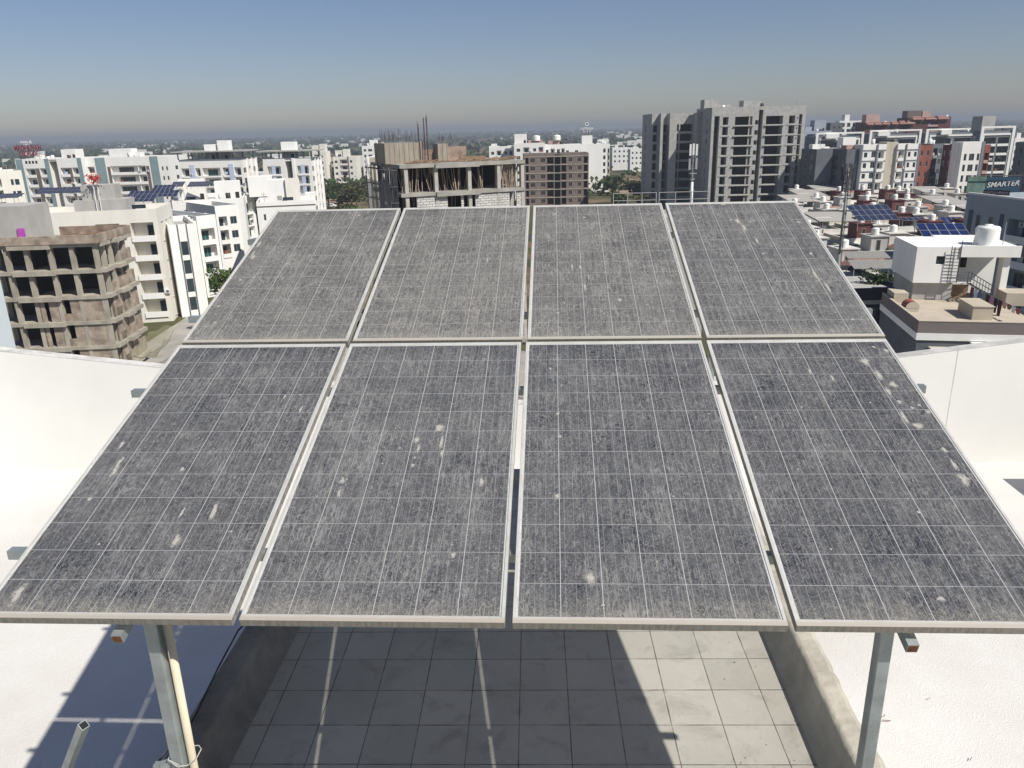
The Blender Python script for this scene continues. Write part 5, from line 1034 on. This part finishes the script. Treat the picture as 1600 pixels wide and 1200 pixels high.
# ================================================================= vegetation
def leaf_mat(name, a, b3):
    m, n, l = nodes(name); b = n['Principled BSDF']; b.inputs['Roughness'].default_value = .8; b.inputs['Specular IOR Level'].default_value = .15
    g = n.new('ShaderNodeNewGeometry'); l.new(mixc(n, l, g.outputs['Random Per Island'], a, b3), b.inputs['Base Color']); return m
lf = [leaf_mat('dark_leaves', (.025, .045, .012), (.06, .085, .028)), leaf_mat('olive_leaves', (.05, .055, .02), (.11, .10, .045)), leaf_mat('fresh_leaves', (.045, .085, .02), (.10, .14, .04))]
bark = M('bark', (.12, .09, .065), var=.3, scale=3)
def leaves(bm, c, rx, rz, n_, s, r):
    for _ in range(n_):
        d = Vector((r.gauss(0, 1), r.gauss(0, 1), r.gauss(0, 1))).normalized(); q = r.random() ** .45; p = c + Vector((d.x * rx * q, d.y * rx * q, d.z * rz * q)); s5 = s * r.uniform(.5, 1.2)
        a = Vector((r.gauss(0, 1), r.gauss(0, 1), r.gauss(0, .6))).normalized(); b2 = a.cross(Vector((r.gauss(0, 1), r.gauss(0, 1), r.gauss(0, 1)))).normalized()
        bm.faces.new([bm.verts.new(p + a * s5 * i + b2 * s5 * .7 * j2) for i, j2 in ((-1, -.4), (.2, -1), (1, .3), (-.2, 1))])
def tree(label, base, h, cr, k, seed, grp=None, n_=1500, s=.22, name='tree'):
    r = random.Random(seed); root = thing(name, label, 'tree', base, r.random() * 6, grp); bm = BM(); h0 = h * .42
    tube(bm, (0, 0, -.2), (0, 0, h0), h * .028 + .05, 8, h * .018 + .03); cs = []
    for i in range(7):
        a = i * 2.4 + r.random(); q = cr * r.uniform(.3, .68); top = Vector((q * math.cos(a), q * math.sin(a), h * r.uniform(.55, .88))); tube(bm, (0, 0, h0 * r.uniform(.7, 1)), top, h * .012 + .02, 6, .02); cs.append(top)
    cs.append(Vector((0, 0, h * .8))); obj('trunk', bm, bark, root); bm = BM()
    for c in cs: leaves(bm, c, cr * r.uniform(.35, .52), h * r.uniform(.12, .2), n_ // 8, s, r)
    obj('crown', bm, lf[k], root); return root
def gp(u, v, D, dz=0): p = P(u, v, D); p.z = G; return p
for i, (u_, D, h, cr, k, lab) in enumerate(((333, 108, 10.6, 2.6, 2, 'dense green tree beside the white stepped row, near the left solar panels'), (921, 185, 9.4, 3.1, 2, 'round bright green tree at the foot of the cream slab tower'),
        (512, 300, 9, 5, 0, 'dark green tree behind the twin tower, left of the green shed'), (498, 285, 8.5, 4.5, 0, 'dark tree touching the right side of the twin tower'), (530, 320, 9, 5.5, 0, 'dark green tree straight above the green shed'), (548, 265, 11, 5, 1, 'brownish olive tree left of the dark sided white and taupe block'),
        (540, 235, 8, 4, 1, 'brown sparse tree beside the dirt lane'), (556, 225, 8, 3.5, 2, 'fresh green tree beside the dark wall of the taupe block'), (556, 300, 10, 6, 1, 'tall olive tree beyond the brown sparse ones'), (520, 255, 5, 3, 1, 'low olive bush by the green shed'),
        (966, 262, 7, 3.2, 0, 'rounded dark tree on the edge of the dirt clearing'), (1000, 285, 9, 5, 1, 'brownish tree left of the shaded tower wing'), (990, 320, 7, 6, 0, 'wide dark tree beyond the dirt clearing'), (962, 340, 8, 6, 0, 'dark tree right of the cream slab tower, beyond the clearing'), (1005, 262, 6, 3, 1, 'small brown tree in the shade of the dark tower wing'),
        (1560, 290, 12, 7, 0, 'dark tree mass right of the tall framed flats'), (1588, 250, 10, 6, 0, 'dark tree above the billboard at the right edge'), (402, 240, 9, 4, 1, 'olive tree left of the twin tower'), (396, 300, 9, 5, 0, 'dark tree in the gap between white flats'))):
    tree(lab, gp(u_, 300, D), h, cr, k, i, None, 1600 if D < 200 else 900, .26 if D < 200 else .5)
A, B = AB(1290, 452, 76, 1416, 452, 76); rV, WV, HV = building('house', 'dark navy house with a white band beneath the dusty carport solar roofs', A, B, 13, wall=M('navy_paint', (.035, .04, .055), var=.2), cat='house', nf=2, top=1.2, front=[w_(.55, .65), w_(.8, .9)], par=.5)
bm = BM(); box(bm, -.05, WV + .05, -.06, -.003, HV - 1.6, HV - 1.2); obj('white_band', bm, plgrey, rV)
hd = P(1400, 432, 80); hd.z = A.z - 5.2; bm = BM(); r = random.Random(2)
for i in range(12): leaves(bm, Vector((i * .55 - 2.6, r.uniform(-.5, .5), 5.0 + r.uniform(-.6, .3))), .9, 1.1, 150, .16, r)
h5 = thing('hedge', 'dark green climbing hedge under the dusty carport solar roofs', 'hedge', hd, R(-2)); obj('foliage', bm, lf[0], h5)
bm = BM(); tube(bm, (0, 0, 4.6), (0, 0, 5.6), .08, 6); obj('stem', bm, bark, h5)
bm = BM(); r = random.Random(9)
for i in range(3000):
    D = 330 + 5200 * r.random() ** 1.7; u_ = r.uniform(-60, 1660); p = P(u_, 300, D); p.z = G
    if 955 < u_ < 1010 and D < 420: continue
    sc = 1 + D / 1500; h = r.uniform(4, 8) * (1 + D / 4000); leaves(bm, p + Vector((0, 0, h * .5)), r.uniform(3, 7) * sc, h * .5, 26 if D < 900 else 12, 1.2 * sc if D < 900 else 2.4 * sc, r)
tag(obj('woodland', bm, lf[0]), 'far dark scrub and woodland stretching to the hazy horizon', 'woodland', kind='stuff')
bm = BM()
for i in range(230):
    D = 450 + 5000 * r.random() ** 1.3; u_ = r.choice((r.gauss(975, 25), r.uniform(-40, 1640), r.gauss(500, 60), r.gauss(200, 90))); p = P(u_, 300, D); a, b2, h = r.uniform(5, 14), r.uniform(5, 12), r.choice((4, 7, 10)); box(bm, p.x, p.x + a * (1 + D / 2500), p.y, p.y + b2, G, G + h)
tag(obj('distant_town', bm, white), 'scattered tiny white buildings of the distant town', 'distant buildings', kind='stuff')
# near white flats seen left of the tall tower
for k, (u0, u1, v, D) in enumerate(((957, 985, 231, 520), (985, 1010, 233, 500))):
    A, B = AB(u0, v, D, u1, v - 1, D); B = A + (B - A); building('apartment_building', ('left' if k == 0 else 'right') + ' one of two distant white low flats beyond the trees, left of the tower', A, B, 10, nf=3, fh=3.2, top=.8, front=[w_(.1, .2), w_(.35, .45), w_(.6, .7), w_(.82, .92)], cabins=[(2, 4, 2, 4, 1.5)])
# sheds and cars on the lane
bm = BM(); gp_ = gp(521, 300, 262); box(bm, 0, 8, 0, 6, 0, 2.6); o = obj('shed_wall', bm, green); sh = thing('shed', 'low green roofed shed among the trees by the dirt lane', 'shed', gp_); o.parent = sh
bm = BM(); quad(bm, ((-.5, -.6, 2.61), (8.5, -.6, 2.61), (8.5, 3, 3.8), (-.5, 3, 3.8))); quad(bm, ((-.5, 6.6, 2.61), (8.5, 6.6, 2.61), (8.5, 3, 3.8), (-.5, 3, 3.8))); obj('roof', bm, green, sh)
def car(label, loc, rz, m_):
    root = thing('parked_car', label, 'car', loc, rz, 'cars parked beside the dirt lane'); prof = [(-2.1, .35), (-2.15, .8), (-1.2, .95), (-.7, 1.42), (.9, 1.45), (1.5, 1.0), (2.1, .9), (2.15, .35)]; bm = BM()
    a = [bm.verts.new((x, -.85, z)) for x, z in prof]; b2 = [bm.verts.new((x, .85, z)) for x, z in prof]; bm.faces.new(a); bm.faces.new(b2[::-1])
    for i in range(len(prof)): bm.faces.new((a[i], b2[i], b2[(i + 1) % 8], a[(i + 1) % 8]))
    o = obj('body', bm, m_, root); o.modifiers.new('b', 'BEVEL').width = .08
    bm = BM(); box(bm, -.9, 1.1, -.86, .86, 1.0, 1.3); obj('side_windows', bm, glass, root)
    for x in (-1.3, 1.3):
        for y in (-.8, .8): bm = BM(); tube(bm, (x, y - .1, .32), (x, y + .1, .32), .32, 12); obj('wheel', bm, tankb, root)
car('white hatchback parked beside the dirt lane beyond the panels', onz(517, 324, G), .1, winw); car('small dark car parked left of the white hatchback', onz(507, 327, G), .2, dgray); car('silver car parked near the trees, right of the white hatchback', onz(541, 326, G), -.1, winf)
# roof tanks on the pink edged white flats
for k, (u_, v_, D) in enumerate(((838, 218, 322), (870, 217, 332))): tank(P(u_, v_ + 2, D), 1.6, 2.2, ('left' if k == 0 else 'right') + ' of two round white tanks above the brown brick flats')
